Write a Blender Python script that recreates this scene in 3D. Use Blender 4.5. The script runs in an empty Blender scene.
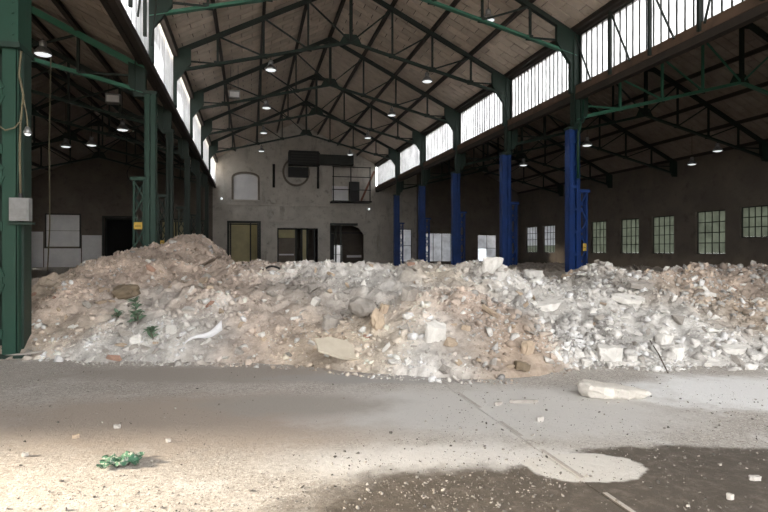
import bpy, bmesh, math, random
import numpy as np
from mathutils import Vector, Matrix

random.seed(7); rng = np.random.default_rng(7)
scene = bpy.context.scene
col = scene.collection
PI = math.pi

# ------------------------------------------------------------------ camera
FPX = 560.0
YAW = math.atan2(134, FPX)
CC, SS = math.cos(YAW), math.sin(YAW)
EYE = 1.6
cd = bpy.data.cameras.new('camera'); cam = bpy.data.objects.new('camera', cd); col.objects.link(cam)
cd.sensor_width = 36; cd.lens = FPX / 768 * 36; cd.shift_y = -6 / 768; cd.clip_end = 600
cam.location = (0, 0, EYE); cam.rotation_euler = (PI / 2, 0, -YAW)
scene.camera = cam

# ------------------------------------------------------------------ light
w = bpy.data.worlds.new('sky'); scene.world = w; w.use_nodes = True
bg = w.node_tree.nodes['Background']; bg.inputs[0].default_value = (0.985, 0.975, 0.965, 1); bg.inputs[1].default_value = 3.4
sl = bpy.data.lights.new('sun', 'SUN'); so = bpy.data.objects.new('sun', sl); col.objects.link(so)
sl.energy = 13; sl.angle = math.radians(4); sl.color = (1.0, 0.86, 0.68)
SUN_EL = math.radians(15)
sdir = Vector((CC * math.cos(SUN_EL), -SS * math.cos(SUN_EL), -math.sin(SUN_EL)))   # travel direction
so.rotation_euler = sdir.to_track_quat('-Z', 'Y').to_euler(); so.location = (-40, 0, 30)
vs = scene.view_settings
vs.view_transform = 'Standard'; vs.look = 'None'; vs.gamma = 1; vs.use_curve_mapping = False
vs.exposure = 0.88

# ------------------------------------------------------------------ materials
def nd(nt, t, **kw):
    n = nt.nodes.new(t)
    for k, v in kw.items():
        setattr(n, k, v)
    return n
def mixc(nt, fac, a, b, blend='MIX'):
    m = nd(nt, 'ShaderNodeMix', data_type='RGBA', blend_type=blend)
    for sock, val in ((m.inputs[0], fac), (m.inputs[6], a), (m.inputs[7], b)):
        if isinstance(val, (tuple, list)):
            sock.default_value = (*val[:3], 1)
        elif isinstance(val, (int, float)):
            sock.default_value = val
        else:
            nt.links.new(val, sock)
    return m.outputs[2]
def noise(nt, scale, detail=5, rough=0.6, coord=None, stretch=None):
    n = nd(nt, 'ShaderNodeTexNoise'); n.inputs['Scale'].default_value = scale
    n.inputs['Detail'].default_value = detail; n.inputs['Roughness'].default_value = rough
    if coord is not None:
        if stretch:
            mp = nd(nt, 'ShaderNodeMapping'); mp.inputs['Scale'].default_value = stretch
            nt.links.new(coord, mp.inputs[0]); coord = mp.outputs[0]
        nt.links.new(coord, n.inputs['Vector'])
    return n.outputs[0]
def ramp(nt, val, lo, hi):
    m = nd(nt, 'ShaderNodeMapRange'); m.clamp = True; m.interpolation_type = 'SMOOTHSTEP'
    m.inputs[1].default_value = lo; m.inputs[2].default_value = hi
    nt.links.new(val, m.inputs[0]); return m.outputs[0]
def newmat(name):
    m = bpy.data.materials.new(name); m.use_nodes = True
    nt = m.node_tree; b = nt.nodes['Principled BSDF']
    return m, nt, b
def coords(nt, world=True):
    if world:
        return nd(nt, 'ShaderNodeNewGeometry').outputs['Position']
    return nd(nt, 'ShaderNodeTexCoord').outputs['Object']
def mat(name, base, base2=None, scale=2.0, rough=0.8, bump=0.15, metal=0.0, dirt=None, dirt_amt=(0.55, 0.75), world=True, stretch=None, rand=0.0):
    m, nt, b = newmat(name)
    co = coords(nt, world)
    n1 = noise(nt, scale, 6, 0.65, co, stretch)
    out = mixc(nt, ramp(nt, n1, 0.3, 0.7), base, base2 or tuple(c * 0.7 for c in base))
    if dirt:
        n2 = noise(nt, scale * 2.7, 7, 0.7, co, stretch)
        out = mixc(nt, ramp(nt, n2, *dirt_amt), out, dirt)
    if rand:
        oi = nd(nt, 'ShaderNodeObjectInfo')
        mr = nd(nt, 'ShaderNodeMapRange'); mr.inputs[3].default_value = 1 - rand; mr.inputs[4].default_value = 1 + rand
        nt.links.new(oi.outputs['Random'], mr.inputs[0])
        cmb = nd(nt, 'ShaderNodeCombineColor')
        for i in range(3): nt.links.new(mr.outputs[0], cmb.inputs[i])
        out = mixc(nt, 1.0, out, cmb.outputs[0], 'MULTIPLY')
    nt.links.new(out, b.inputs['Base Color'])
    b.inputs['Roughness'].default_value = rough; b.inputs['Metallic'].default_value = metal
    if bump:
        bp = nd(nt, 'ShaderNodeBump'); bp.inputs['Strength'].default_value = bump; bp.inputs['Distance'].default_value = 0.02
        nt.links.new(noise(nt, scale * 9, 5, 0.7, co), bp.inputs['Height']); nt.links.new(bp.outputs[0], b.inputs['Normal'])
    return m
M = {}
M['green_lit'] = mat('lit_green_paint', (0.045, 0.16, 0.105), (0.06, 0.2, 0.135), 1.3, 0.4, 0.1)
M['green'] = mat('green_paint', (0.0075, 0.042, 0.026), (0.01, 0.054, 0.034), 1.3, 0.5, 0.1, dirt=(0.014, 0.026, 0.018), dirt_amt=(0.6, 0.85))
M['dgreen'] = mat('dark_green_paint', (0.007, 0.024, 0.016), (0.01, 0.03, 0.021), 1.5, 0.55, 0.1, dirt=(0.016, 0.015, 0.012))
M['blue'] = mat('blue_paint', (0.01, 0.05, 0.22), (0.007, 0.034, 0.15), 1.3, 0.5, 0.08, dirt=(0.014, 0.02, 0.045), dirt_amt=(0.62, 0.8))
M['truss'] = mat('truss_paint', (0.009, 0.017, 0.013), (0.013, 0.021, 0.016), 1.0, 0.6, 0.1, dirt=(0.018, 0.014, 0.011))
M['purlin'] = mat('purlin_paint', (0.05, 0.038, 0.03), (0.032, 0.027, 0.023), 1.0, 0.75, 0.1)
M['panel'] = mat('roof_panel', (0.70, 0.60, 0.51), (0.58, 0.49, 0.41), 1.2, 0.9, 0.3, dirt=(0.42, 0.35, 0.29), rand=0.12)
M['panel_aisle'] = mat('darker_roof_panel', (0.36, 0.30, 0.25), (0.27, 0.225, 0.19), 1.2, 0.9, 0.3, dirt=(0.17, 0.14, 0.12), rand=0.12)  # darker brown copy of the roof panel for both aisles
M['deck'] = mat('roof_deck', (0.10, 0.08, 0.065), None, 1.0, 0.95, 0)
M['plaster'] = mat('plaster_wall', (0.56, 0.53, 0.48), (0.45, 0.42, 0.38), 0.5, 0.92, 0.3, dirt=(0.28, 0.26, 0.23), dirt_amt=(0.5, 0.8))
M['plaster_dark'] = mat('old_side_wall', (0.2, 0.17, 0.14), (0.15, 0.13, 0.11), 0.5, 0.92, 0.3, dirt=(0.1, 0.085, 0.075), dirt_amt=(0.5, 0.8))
def end_wall_material():
    m, nt, b = newmat('end_wall_plaster'); co = coords(nt)
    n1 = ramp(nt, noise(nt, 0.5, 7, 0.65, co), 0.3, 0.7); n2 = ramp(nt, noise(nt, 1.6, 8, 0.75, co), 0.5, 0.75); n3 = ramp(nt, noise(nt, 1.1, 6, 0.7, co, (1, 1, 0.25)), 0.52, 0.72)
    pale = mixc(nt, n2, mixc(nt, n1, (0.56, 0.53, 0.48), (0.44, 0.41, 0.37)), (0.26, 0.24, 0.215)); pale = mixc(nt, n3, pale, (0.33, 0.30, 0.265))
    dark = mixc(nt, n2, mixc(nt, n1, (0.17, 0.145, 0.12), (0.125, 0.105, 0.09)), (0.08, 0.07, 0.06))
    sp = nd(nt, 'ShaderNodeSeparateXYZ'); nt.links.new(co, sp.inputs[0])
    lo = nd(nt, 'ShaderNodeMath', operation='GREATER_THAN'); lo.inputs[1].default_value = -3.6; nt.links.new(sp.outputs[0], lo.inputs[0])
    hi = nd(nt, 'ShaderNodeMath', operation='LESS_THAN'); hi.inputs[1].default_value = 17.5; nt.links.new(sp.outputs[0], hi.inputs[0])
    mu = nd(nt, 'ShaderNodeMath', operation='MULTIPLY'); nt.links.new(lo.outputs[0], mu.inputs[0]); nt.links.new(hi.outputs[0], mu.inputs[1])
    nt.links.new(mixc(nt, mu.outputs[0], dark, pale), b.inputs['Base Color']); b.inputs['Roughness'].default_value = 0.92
    return m
M['end_wall'] = end_wall_material()
M['whitewash'] = mat('whitewash_panel', (0.78, 0.78, 0.79), (0.68, 0.68, 0.7), 1.2, 0.85, 0.1, dirt=(0.3, 0.29, 0.28), dirt_amt=(0.6, 0.85))
M['sill'] = mat('brown_sill_board', (0.17, 0.11, 0.075), (0.10, 0.07, 0.05), 1.5, 0.85, 0.2)
M['frame'] = mat('dark_window_frame', (0.03, 0.035, 0.03), None, 2, 0.6, 0)
M['black'] = mat('black_metal', (0.012, 0.012, 0.012), None, 3, 0.6, 0)
M['grey_metal'] = mat('grey_metal', (0.3, 0.31, 0.31), (0.2, 0.2, 0.2), 3, 0.5, 0.05, metal=0.2)
M['alu'] = mat('lamp_aluminium', (0.35, 0.36, 0.36), (0.22, 0.22, 0.22), 6, 0.4, 0, metal=0.6)
M['yellow'] = mat('yellow_sign_paint', (0.75, 0.5, 0.08), None, 6, 0.6, 0)
M['ochre'] = mat('ochre_room_paint', (0.5, 0.45, 0.26), (0.4, 0.36, 0.22), 1, 0.85, 0)
M['cable'] = mat('dusty_cable', (0.16, 0.14, 0.08), (0.1, 0.09, 0.06), 4, 0.7, 0)
M['wood'] = mat('weathered_timber', (0.2, 0.15, 0.11), (0.13, 0.1, 0.075), 5, 0.85, 0.2, world=False)
M['leaf'] = mat('weed_leaf', (0.19, 0.29, 0.19), (0.13, 0.21, 0.14), 8, 0.6, 0, world=False)
M['twig'] = mat('dead_twig', (0.13, 0.105, 0.085), None, 8, 0.9, 0, world=False)
M['rust'] = mat('rusty_red_panel', (0.22, 0.09, 0.055), (0.14, 0.07, 0.05), 2, 0.8, 0.1)
M['conc_white'] = mat('pale_concrete', (0.8, 0.78, 0.74), (0.68, 0.66, 0.62), 5, 0.95, 0.5, dirt=(0.48, 0.45, 0.41), world=False, rand=0.1)
M['conc_pale'] = mat('pale_stone', (0.6, 0.57, 0.53), (0.5, 0.47, 0.43), 5, 0.95, 0.4, world=False)
M['conc_slab'] = mat('slab_concrete', (0.74, 0.70, 0.64), (0.62, 0.585, 0.53), 7, 0.95, 0.7, dirt=(0.36, 0.33, 0.29), world=False)
M['conc_grey'] = mat('grey_concrete', (0.44, 0.41, 0.37), (0.34, 0.31, 0.28), 5, 0.95, 0.5, dirt=(0.24, 0.22, 0.19), world=False, rand=0.15)
M['conc_tan'] = mat('tan_mortar', (0.52, 0.42, 0.31), (0.42, 0.33, 0.25), 5, 0.95, 0.5, dirt=(0.3, 0.24, 0.19), world=False, rand=0.12)
M['conc_brown'] = mat('brown_earth_clod', (0.25, 0.195, 0.13), (0.19, 0.15, 0.105), 7, 0.97, 0.6, world=False, rand=0.1)
M['brick'] = mat('broken_brick', (0.42, 0.25, 0.18), (0.34, 0.22, 0.17), 6, 0.95, 0.4, dirt=(0.45, 0.4, 0.35), world=False, rand=0.1)
M['board'] = mat('tan_fibreboard', (0.6, 0.54, 0.44), (0.52, 0.46, 0.37), 4, 0.9, 0.2, world=False)

def translucent(name, c, amt, clear):
    m, nt, b = newmat(name)
    out = nt.nodes['Material Output']
    tr = nd(nt, 'ShaderNodeBsdfTranslucent'); tr.inputs[0].default_value = (*c, 1)
    df = nd(nt, 'ShaderNodeBsdfDiffuse'); df.inputs[0].default_value = (*c, 1)
    tp = nd(nt, 'ShaderNodeBsdfTransparent')
    co = coords(nt); n = noise(nt, 1.5, 5, 0.6, co)
    tint = mixc(nt, ramp(nt, n, 0.35, 0.75), c, tuple(x * 0.72 for x in c))
    nt.links.new(tint, tr.inputs[0]); nt.links.new(tint, df.inputs[0]); nt.links.new(tint, tp.inputs[0])
    m1 = nd(nt, 'ShaderNodeMixShader'); m1.inputs[0].default_value = amt
    nt.links.new(df.outputs[0], m1.inputs[1]); nt.links.new(tr.outputs[0], m1.inputs[2])
    m2 = nd(nt, 'ShaderNodeMixShader'); m2.inputs[0].default_value = clear
    nt.links.new(m1.outputs[0], m2.inputs[1]); nt.links.new(tp.outputs[0], m2.inputs[2])
    nt.links.new(m2.outputs[0], out.inputs[0]); return m
M['clere'] = translucent('translucent_clerestory_sheet', (0.95, 0.96, 0.97), 0.8, 0.5)
M['pane'] = translucent('dusty_greenish_glass', (0.31, 0.335, 0.29), 0.6, 0.04)
M['frost_bright'] = translucent('added_bright_frosted_pane', (0.8, 0.83, 0.87), 0.8, 0.02)
M['frost'] = translucent('frosted_white_pane', (0.75, 0.77, 0.8), 0.35, 0.02)

def emit(name, c, s):
    m, nt, b = newmat(name)
    b.inputs['Base Color'].default_value = (*c, 1); b.inputs['Emission Color'].default_value = (*c, 1)
    b.inputs['Emission Strength'].default_value = s; b.inputs['Roughness'].default_value = 0.4; return m
M['lens'] = emit('lamp_glass', (0.9, 0.93, 0.95), 0.5)
M['tube'] = emit('added_strip_tube', (1, 0.95, 0.82), 18)

def rubble_mat(name, bump):
    m, nt, b = newmat(name)
    at = nd(nt, 'ShaderNodeAttribute', attribute_name='Col')
    co = coords(nt)
    c = mixc(nt, ramp(nt, noise(nt, 7, 8, 0.75, co), 0.35, 0.7), (1.12, 1.12, 1.12), (0.72, 0.70, 0.68))
    out = mixc(nt, 1.0, at.outputs['Color'], c, 'MULTIPLY')
    nt.links.new(out, b.inputs['Base Color']); b.inputs['Roughness'].default_value = 0.96
    bp = nd(nt, 'ShaderNodeBump'); bp.inputs['Strength'].default_value = bump; bp.inputs['Distance'].default_value = 0.03
    nt.links.new(noise(nt, 28, 6, 0.75, co), bp.inputs['Height']); nt.links.new(bp.outputs[0], b.inputs['Normal'])
    return m
M['rubble'] = rubble_mat('rubble_earth', 0.8)
M['stones'] = rubble_mat('rubble_stones', 0.25)

def blob_mask(nt, co, cx, cy, rx, ry, rot, soft=0.35, wob=1.3, ns=2.2):
    mp = nd(nt, 'ShaderNodeMapping', vector_type='TEXTURE')
    mp.inputs['Location'].default_value = (cx, cy, 0); mp.inputs['Rotation'].default_value = (0, 0, rot)
    mp.inputs['Scale'].default_value = (rx, ry, 1000)
    nt.links.new(co, mp.inputs[0])
    ln = nd(nt, 'ShaderNodeVectorMath', operation='LENGTH'); nt.links.new(mp.outputs[0], ln.inputs[0])
    n = noise(nt, ns, 6, 0.65, co)
    ma = nd(nt, 'ShaderNodeMath', operation='MULTIPLY_ADD'); ma.inputs[1].default_value = -wob
    nt.links.new(n, ma.inputs[0]); nt.links.new(ln.outputs['Value'], ma.inputs[2])
    r = nd(nt, 'ShaderNodeMapRange'); r.interpolation_type = 'SMOOTHSTEP'; r.clamp = True
    r.inputs[1].default_value = 1 - wob / 2 + soft / 2; r.inputs[2].default_value = 1 - wob / 2 - soft / 2
    nt.links.new(ma.outputs[0], r.inputs[0]); return r.outputs[0]
def G(u, v):
    F = EYE * FPX / (v - 250); X = (u - 384) / FPX * F
    return X * CC + F * SS, -X * SS + F * CC
def floor_material():
    m, nt, b = newmat('dusty_concrete_floor')
    co = coords(nt)
    a = mixc(nt, ramp(nt, noise(nt, 0.8, 7, 0.65, co), 0.3, 0.7), (0.52, 0.485, 0.44), (0.40, 0.365, 0.325))
    a = mixc(nt, ramp(nt, noise(nt, 5, 8, 0.75, co), 0.5, 0.75), a, (0.33, 0.295, 0.26))
    a = mixc(nt, ramp(nt, noise(nt, 1.7, 8, 0.75, co), 0.52, 0.68), a, (0.64, 0.62, 0.59))
    a = mixc(nt, ramp(nt, noise(nt, 22, 4, 0.8, co), 0.52, 0.62), a, (0.66, 0.63, 0.58))
    a = mixc(nt, ramp(nt, noise(nt, 16, 6, 0.8, co), 0.52, 0.66), a, (0.24, 0.21, 0.18))
    a = mixc(nt, ramp(nt, noise(nt, 60, 3, 0.7, co), 0.55, 0.63), a, (0.7, 0.67, 0.62))
    a = mixc(nt, ramp(nt, noise(nt, 45, 4, 0.8, co), 0.54, 0.64), a, (0.2, 0.175, 0.15))
    def patch(u, v, rx, ry, c, rot=-YAW, **k):
        nonlocal a
        x, y = G(u, v); a = mixc(nt, blob_mask(nt, co, x, y, rx, ry, rot, **k), a, c)
    patch(190, 420, 2.2, 0.9, (0.44, 0.375, 0.315), soft=0.8)        # brown dust
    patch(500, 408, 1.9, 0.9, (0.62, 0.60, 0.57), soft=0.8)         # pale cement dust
    patch(745, 392, 1.2, 0.8, (0.85, 0.85, 0.84), soft=0.7)        # near-white patch
    patch(230, 374, 2.3, 0.5, (0.39, 0.35, 0.31), soft=0.8)
    patch(400, 378, 1.4, 0.3, (0.40, 0.38, 0.36), soft=0.8)
    patch(300, 405, 0.9, 0.4, (0.40, 0.365, 0.325), soft=0.9)
    patch(455, 462, 1.2, 0.4, (0.68, 0.66, 0.63), soft=0.8)
    shade1 = blob_mask(nt, co, *G(500, 530), 1.25, 0.95, -YAW, soft=0.35, wob=0.7)  # soft-edged shadow painted into the floor colour, left of the wet stain
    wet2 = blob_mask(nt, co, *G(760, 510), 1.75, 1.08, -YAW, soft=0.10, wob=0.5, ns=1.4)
    mx = nd(nt, 'ShaderNodeMath', operation='MAXIMUM'); nt.links.new(shade1, mx.inputs[0]); nt.links.new(wet2, mx.inputs[1])
    wet_shade = mixc(nt, ramp(nt, noise(nt, 9, 7, 0.75, co), 0.45, 0.7), (0.105, 0.088, 0.07), (0.2, 0.17, 0.14))
    dry = blob_mask(nt, co, *G(585, 467), 0.44, 0.27, -YAW, soft=0.12, wob=0.6, ns=2.5)
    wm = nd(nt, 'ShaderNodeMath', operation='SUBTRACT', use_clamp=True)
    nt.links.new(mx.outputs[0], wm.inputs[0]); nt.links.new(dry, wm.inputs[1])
    a = mixc(nt, wm.outputs[0], a, wet_shade)
    a = mixc(nt, dry, a, (0.66, 0.635, 0.59))
    nt.links.new(a, b.inputs['Base Color'])
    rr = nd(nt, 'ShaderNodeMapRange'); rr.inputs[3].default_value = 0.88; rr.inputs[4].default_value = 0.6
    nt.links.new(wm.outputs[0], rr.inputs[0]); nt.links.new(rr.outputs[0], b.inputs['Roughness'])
    bp = nd(nt, 'ShaderNodeBump'); bp.inputs['Strength'].default_value = 0.8; bp.inputs['Distance'].default_value = 0.03
    nt.links.new(noise(nt, 14, 8, 0.75, co), bp.inputs['Height']); nt.links.new(bp.outputs[0], b.inputs['Normal'])
    return m
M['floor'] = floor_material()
M['yard'] = mat('yard_gravel', (0.34, 0.31, 0.27), (0.26, 0.24, 0.21), 0.4, 0.95, 0)

# ------------------------------------------------------------------ mesh helpers
class MB:
    def __init__(s): s.v = []; s.f = []
    def add(s, v, f):
        o = len(s.v); s.v += [tuple(p) for p in v]; s.f += [tuple(i + o for i in q) for q in f]; return s
    def box(s, c, d):
        x, y, z = c; a, b, e = d[0] / 2, d[1] / 2, d[2] / 2
        return s.add([(x-a,y-b,z-e),(x+a,y-b,z-e),(x+a,y+b,z-e),(x-a,y+b,z-e),(x-a,y-b,z+e),(x+a,y-b,z+e),(x+a,y+b,z+e),(x-a,y+b,z+e)],
                     [(0,3,2,1),(4,5,6,7),(0,1,5,4),(1,2,6,5),(2,3,7,6),(3,0,4,7)])
    def span(s, a, b):
        return s.box([(a[i] + b[i]) / 2 for i in range(3)], [abs(b[i] - a[i]) for i in range(3)])
    def bar(s, p, q, wd, ht=None, up=(0, 1, 0)):
        ht = ht or wd
        p = Vector(p); q = Vector(q); d = (q - p).normalized(); u = Vector(up)
        if abs(d.dot(u)) > 0.95: u = Vector((1, 0, 0))
        n = d.cross(u).normalized(); u = n.cross(d).normalized()
        vs_ = []
        for e in (p, q):
            for a, b in ((-1, -1), (1, -1), (1, 1), (-1, 1)):
                vs_.append(e + n * (a * ht / 2) + u * (b * wd / 2))
        return s.add(vs_, [(0,3,2,1),(4,5,6,7),(0,1,5,4),(1,2,6,5),(2,3,7,6),(3,0,4,7)])
    def prism(s, poly, y0, y1):                 # poly in xz, extruded along y
        n = len(poly)
        vs_ = [(p[0], y0, p[1]) for p in poly] + [(p[0], y1, p[1]) for p in poly]
        return s.add(vs_, [tuple(range(n)), tuple(range(2 * n - 1, n - 1, -1))] + [(i, i + n, (i + 1) % n + n, (i + 1) % n) for i in range(n)])
    def lathe(s, prof, c=(0, 0, 0), n=16, cap=True):
        vs_ = []; fs = []
        for r, z in prof:
            for k in range(n):
                a = 2 * PI * k / n; vs_.append((c[0] + r * math.cos(a), c[1] + r * math.sin(a), c[2] + z))
        for i in range(len(prof) - 1):
            for k in range(n):
                fs.append((i*n+k, i*n+(k+1)%n, (i+1)*n+(k+1)%n, (i+1)*n+k))
        if cap:
            fs.append(tuple(range(n - 1, -1, -1))); fs.append(tuple((len(prof)-1)*n + k for k in range(n)))
        return s.add(vs_, fs)
    def tube(s, pts, r, n=8):
        pts = [Vector(p) for p in pts]; vs_ = []; fs = []
        for i, p in enumerate(pts):
            d = (pts[min(i+1, len(pts)-1)] - pts[max(i-1, 0)]).normalized()
            u = Vector((0, 0, 1)) if abs(d.z) < 0.9 else Vector((1, 0, 0))
            a = d.cross(u).normalized(); b = d.cross(a)
            rr = r[i] if isinstance(r, (list, tuple)) else r
            for k in range(n):
                t = 2 * PI * k / n; vs_.append(p + a * (rr * math.cos(t)) + b * (rr * math.sin(t)))
        for i in range(len(pts) - 1):
            for k in range(n):
                fs.append((i*n+k, i*n+(k+1)%n, (i+1)*n+(k+1)%n, (i+1)*n+k))
        fs.append(tuple(range(n - 1, -1, -1))); fs.append(tuple((len(pts)-1)*n + k for k in range(n)))
        return s.add(vs_, fs)
    def mesh(s, name, m, smooth=False):
        me = bpy.data.meshes.new(name); me.from_pydata(s.v, [], s.f)
        bm = bmesh.new(); bm.from_mesh(me); bmesh.ops.recalc_face_normals(bm, faces=bm.faces); bm.to_mesh(me); bm.free()
        me.materials.append(M[m] if isinstance(m, str) else m)
        if smooth: me.polygons.foreach_set('use_smooth', [True] * len(me.polygons))
        return me
    def build(s, name, m, parent=None, smooth=False):
        return link(name, s.mesh(name, m, smooth), parent)
def link(name, me, parent=None, loc=None):
    o = bpy.data.objects.new(name, me); col.objects.link(o)
    if parent: o.parent = parent
    if loc: o.location = loc
    return o
def tag(o, label=None, cat=None, group=None, kind=None):
    if label: o['label'] = label
    if cat: o['category'] = cat
    if group: o['group'] = group
    if kind or cat: o['kind'] = kind or 'thing'
    return o
def thing(name, label, cat, loc=(0, 0, 0), group=None, rz=0):
    o = bpy.data.objects.new(name, None); col.objects.link(o); o.location = loc; o.rotation_euler = (0, 0, rz)
    o.empty_display_size = 0.2
    return tag(o, label, cat, group)
def struct(o, label=None): 
    o['kind'] = 'structure'
    if label: o['label'] = label
    return o
def copy_tree(o, parent=None):
    c = o.copy(); col.objects.link(c); c.parent = parent
    for ms in c.material_slots: ms.link = 'DATA'
    for ch in [k for k in CH.get(o, o.children)]: copy_tree(ch, c)
    return c
CH = {}
ORD = ['nearest', 'second', 'third', 'fourth', 'fifth', 'sixth', 'seventh', 'eighth', 'ninth', 'tenth']

# ------------------------------------------------------------------ dimensions
XL, XR = -3.5, 13.0                # column lines of the central hall
HALF = 8.25
XW0, XW1 = -20.0, 29.5             # outer walls
Y0, YE = -6.0, 58.0
ZM, ZA = 10.36, 7.75                 # springing of the main and aisle trusses
RISE = 4.1
TY = [20.5, 26.7, 33.9, 41.2, 48.8]
NAVES = [('central', (XL + XR) / 2, ZM), ('left', XL - HALF, ZA), ('right', XR + HALF, ZA)]

# ------------------------------------------------------------------ floor and ground
fm = MB()
JX = 2.24
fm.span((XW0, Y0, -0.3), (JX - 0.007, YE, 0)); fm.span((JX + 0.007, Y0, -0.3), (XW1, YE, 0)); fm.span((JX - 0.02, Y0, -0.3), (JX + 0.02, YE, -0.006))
struct(fm.build('floor', 'floor'), 'dusty cracked concrete factory floor with a wet dark stain and painted shade')
struct(MB().span((-150, -120, -0.6), (160, 160, -0.3)).build('ground_yard', 'yard'), 'gravel yard around the hall')
jm = MB()
for k in range(12):
    y0 = -1 + k * 0.9; jm.span((JX + 0.02, y0, -0.01), (JX + 0.05, y0 + random.uniform(0.4, 0.87), 0.003))
struct(jm.build('trim_1', 'conc_grey'), 'narrow raised joint strip running along the concrete floor')

# ------------------------------------------------------------------ walls
def eave_line(cx, z, extra=0.25): return [(cx - HALF, z + extra), (cx, z + RISE + extra), (cx + HALF, z + extra)]
outline = [(XW0 - 0.4, -0.3), (XW1 + 0.4, -0.3), (XW1 + 0.4, ZA + 0.38)]
outline += [(XR + HALF, ZA + RISE + 0.38), (XR, ZA + 0.38), (XR, ZM + 0.38), (XL + HALF, ZM + RISE + 0.38), (XL, ZM + 0.38), (XL, ZA + 0.38), (XL - HALF, ZA + RISE + 0.38), (XW0 - 0.4, ZA + 0.38)]
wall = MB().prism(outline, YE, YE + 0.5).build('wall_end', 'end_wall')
def arch_poly(x0, x1, z0, z1, rise, n=10):
    cx = (x0 + x1) / 2; h = (x1 - x0) / 2
    return [(x0, z0), (x1, z0)] + [(cx + h * math.cos(PI * k / n), z1 - rise + rise * math.sin(PI * k / n)) for k in range(n + 1)]
cut = MB()
cutters = [
    ([(-2.0, -0.1), (0.85, -0.1), (0.85, 4.3), (-2.0, 4.3)], YE - 1, YE + 1),       # door A
    ([(2.7, -0.1), (6.85, -0.1), (6.85, 3.85), (2.7, 3.85)], YE - 1, YE + 1),       # door B
    ([(8.1, -0.1), (11.7, -0.1), (11.7, 3.2), (11.2, 3.9), (10.6, 4.15), (8.1, 4.15)], YE - 1, YE + 1),
    ([(-13.5, -0.1), (-10.9, -0.1), (-10.9, 4.7), (-13.5, 4.7)], YE - 1, YE + 1),
    ([(-8.5, -0.1), (-5.7, -0.1), (-5.7, 4.5), (-8.5, 4.5)], YE - 1, YE + 1),
    ([(15.2, 0.3), (17.0, 0.3), (17.0, 3.85), (15.2, 3.85)], YE - 1, YE + 1),
    ([(18.4, 0.3), (22.5, 0.3), (22.5, 3.45), (18.4, 3.45)], YE - 1, YE + 1),
    ([(24.6, 0.3), (26.9, 0.3), (26.9, 3.3), (24.6, 3.3)], YE - 1, YE + 1),
    (arch_poly(-1.65, 0.8, 6.65, 9.3, 0.45), YE - 1, YE + 0.22),
    ([(4.6 + 1.22 * math.cos(2*PI*k/24), 9.6 + 1.3 * math.sin(2*PI*k/24)) for k in range(24)], YE - 1, YE + 0.15),
    ([(10.2, 6.6), (10.95, 6.6), (10.95, 8.6), (10.2, 8.6)], YE - 1, YE + 0.35),
]
for poly, a, b in cutters:
    cut = MB().prism(poly, a, b); cm = cut.mesh('cutter', 'end_wall'); co_ = bpy.data.objects.new('cutter', cm); col.objects.link(co_)
    md = wall.modifiers.new('b', 'BOOLEAN'); md.object = co_; md.operation = 'DIFFERENCE'; md.solver = 'EXACT'
    bpy.context.view_layer.update()
    me = bpy.data.meshes.new_from_object(wall.evaluated_get(bpy.context.evaluated_depsgraph_get()))
    wall.modifiers.clear(); wall.data = me; bpy.data.objects.remove(co_)
struct(wall, 'stained plaster end wall with three gables and door openings')
def trim(name, m, label, *boxes):
    b = MB()
    for a, c in boxes: b.span(a, c)
    return b.build(name, m, wall)
# mouldings, lintels, ledges on the end wall
def surround(x0, x1, z1, wdt, m='plaster', d=0.1):
    MB().span((x0 - wdt, YE - d, 0), (x0, YE, z1 + wdt)).build('door_jamb', m, wall)
    MB().span((x1, YE - d, 0), (x1 + wdt, YE, z1 + wdt)).build('door_jamb', m, wall)
    MB().span((x0, YE - d, z1), (x1, YE, z1 + wdt)).build('lintel', m, wall)
surround(-2.0, 0.85, 4.3, 0.22, 'frame'); surround(2.7, 6.85, 3.85, 0.55, 'plaster', 0.16)
surround(-13.5, -10.9, 4.7, 0.15, 'frame'); surround(-8.5, -5.7, 4.5, 0.15, 'frame')
MB().span((1.9, YE - 0.25, 4.4), (7.6, YE, 4.6)).build('ledge', 'plaster', wall)
MB().span((-3.2, YE - 0.12, 6.1), (12.7, YE, 6.25)).build('ledge', 'plaster', wall)
MB().span((-1.8, YE - 0.15, 6.5), (0.95, YE, 6.65)).build('window_sill', 'plaster', wall)
MB().span((8.1, YE - 0.2, 4.15), (11.0, YE, 4.4)).build('lintel', 'frame', wall)
rg = MB()
for k in range(32):
    a, b = 2*PI*k/32, 2*PI*(k+1)/32
    rg.bar((4.6 + 1.3*math.cos(a), YE - 0.05, 9.6 + 1.38*math.sin(a)), (4.6 + 1.3*math.cos(b), YE - 0.05, 9.6 + 1.38*math.sin(b)), 0.14, 0.2)
rg.build('round_window_ring', 'plaster_dark', wall)
MB().prism([(4.6 + 1.2*math.cos(2*PI*k/24), 9.6 + 1.28*math.sin(2*PI*k/24)) for k in range(24)], YE + 0.1, YE + 0.14).build('round_window_infill', 'plaster', wall)
MB().prism(arch_poly(-1.6, 0.75, 6.67, 9.26, 0.44), YE + 0.12, YE + 0.2).build('arched_window_infill', 'whitewash', wall)
ar = MB()
ap = arch_poly(-1.72, 0.87, 6.6, 9.4, 0.5)[1:] + [(-1.72, 6.6)]
for a, b in zip(ap[:-1], ap[1:]): ar.bar((a[0], YE - 0.03, a[1]), (b[0], YE - 0.03, b[1]), 0.1, 0.16)
ar.build('arched_window_trim', 'plaster_dark', wall)
MB().span((3.8, YE - 0.5, 9.05), (5.8, YE + 0.02, 10.05)).build('hatch_box', 'black', wall)

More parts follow.
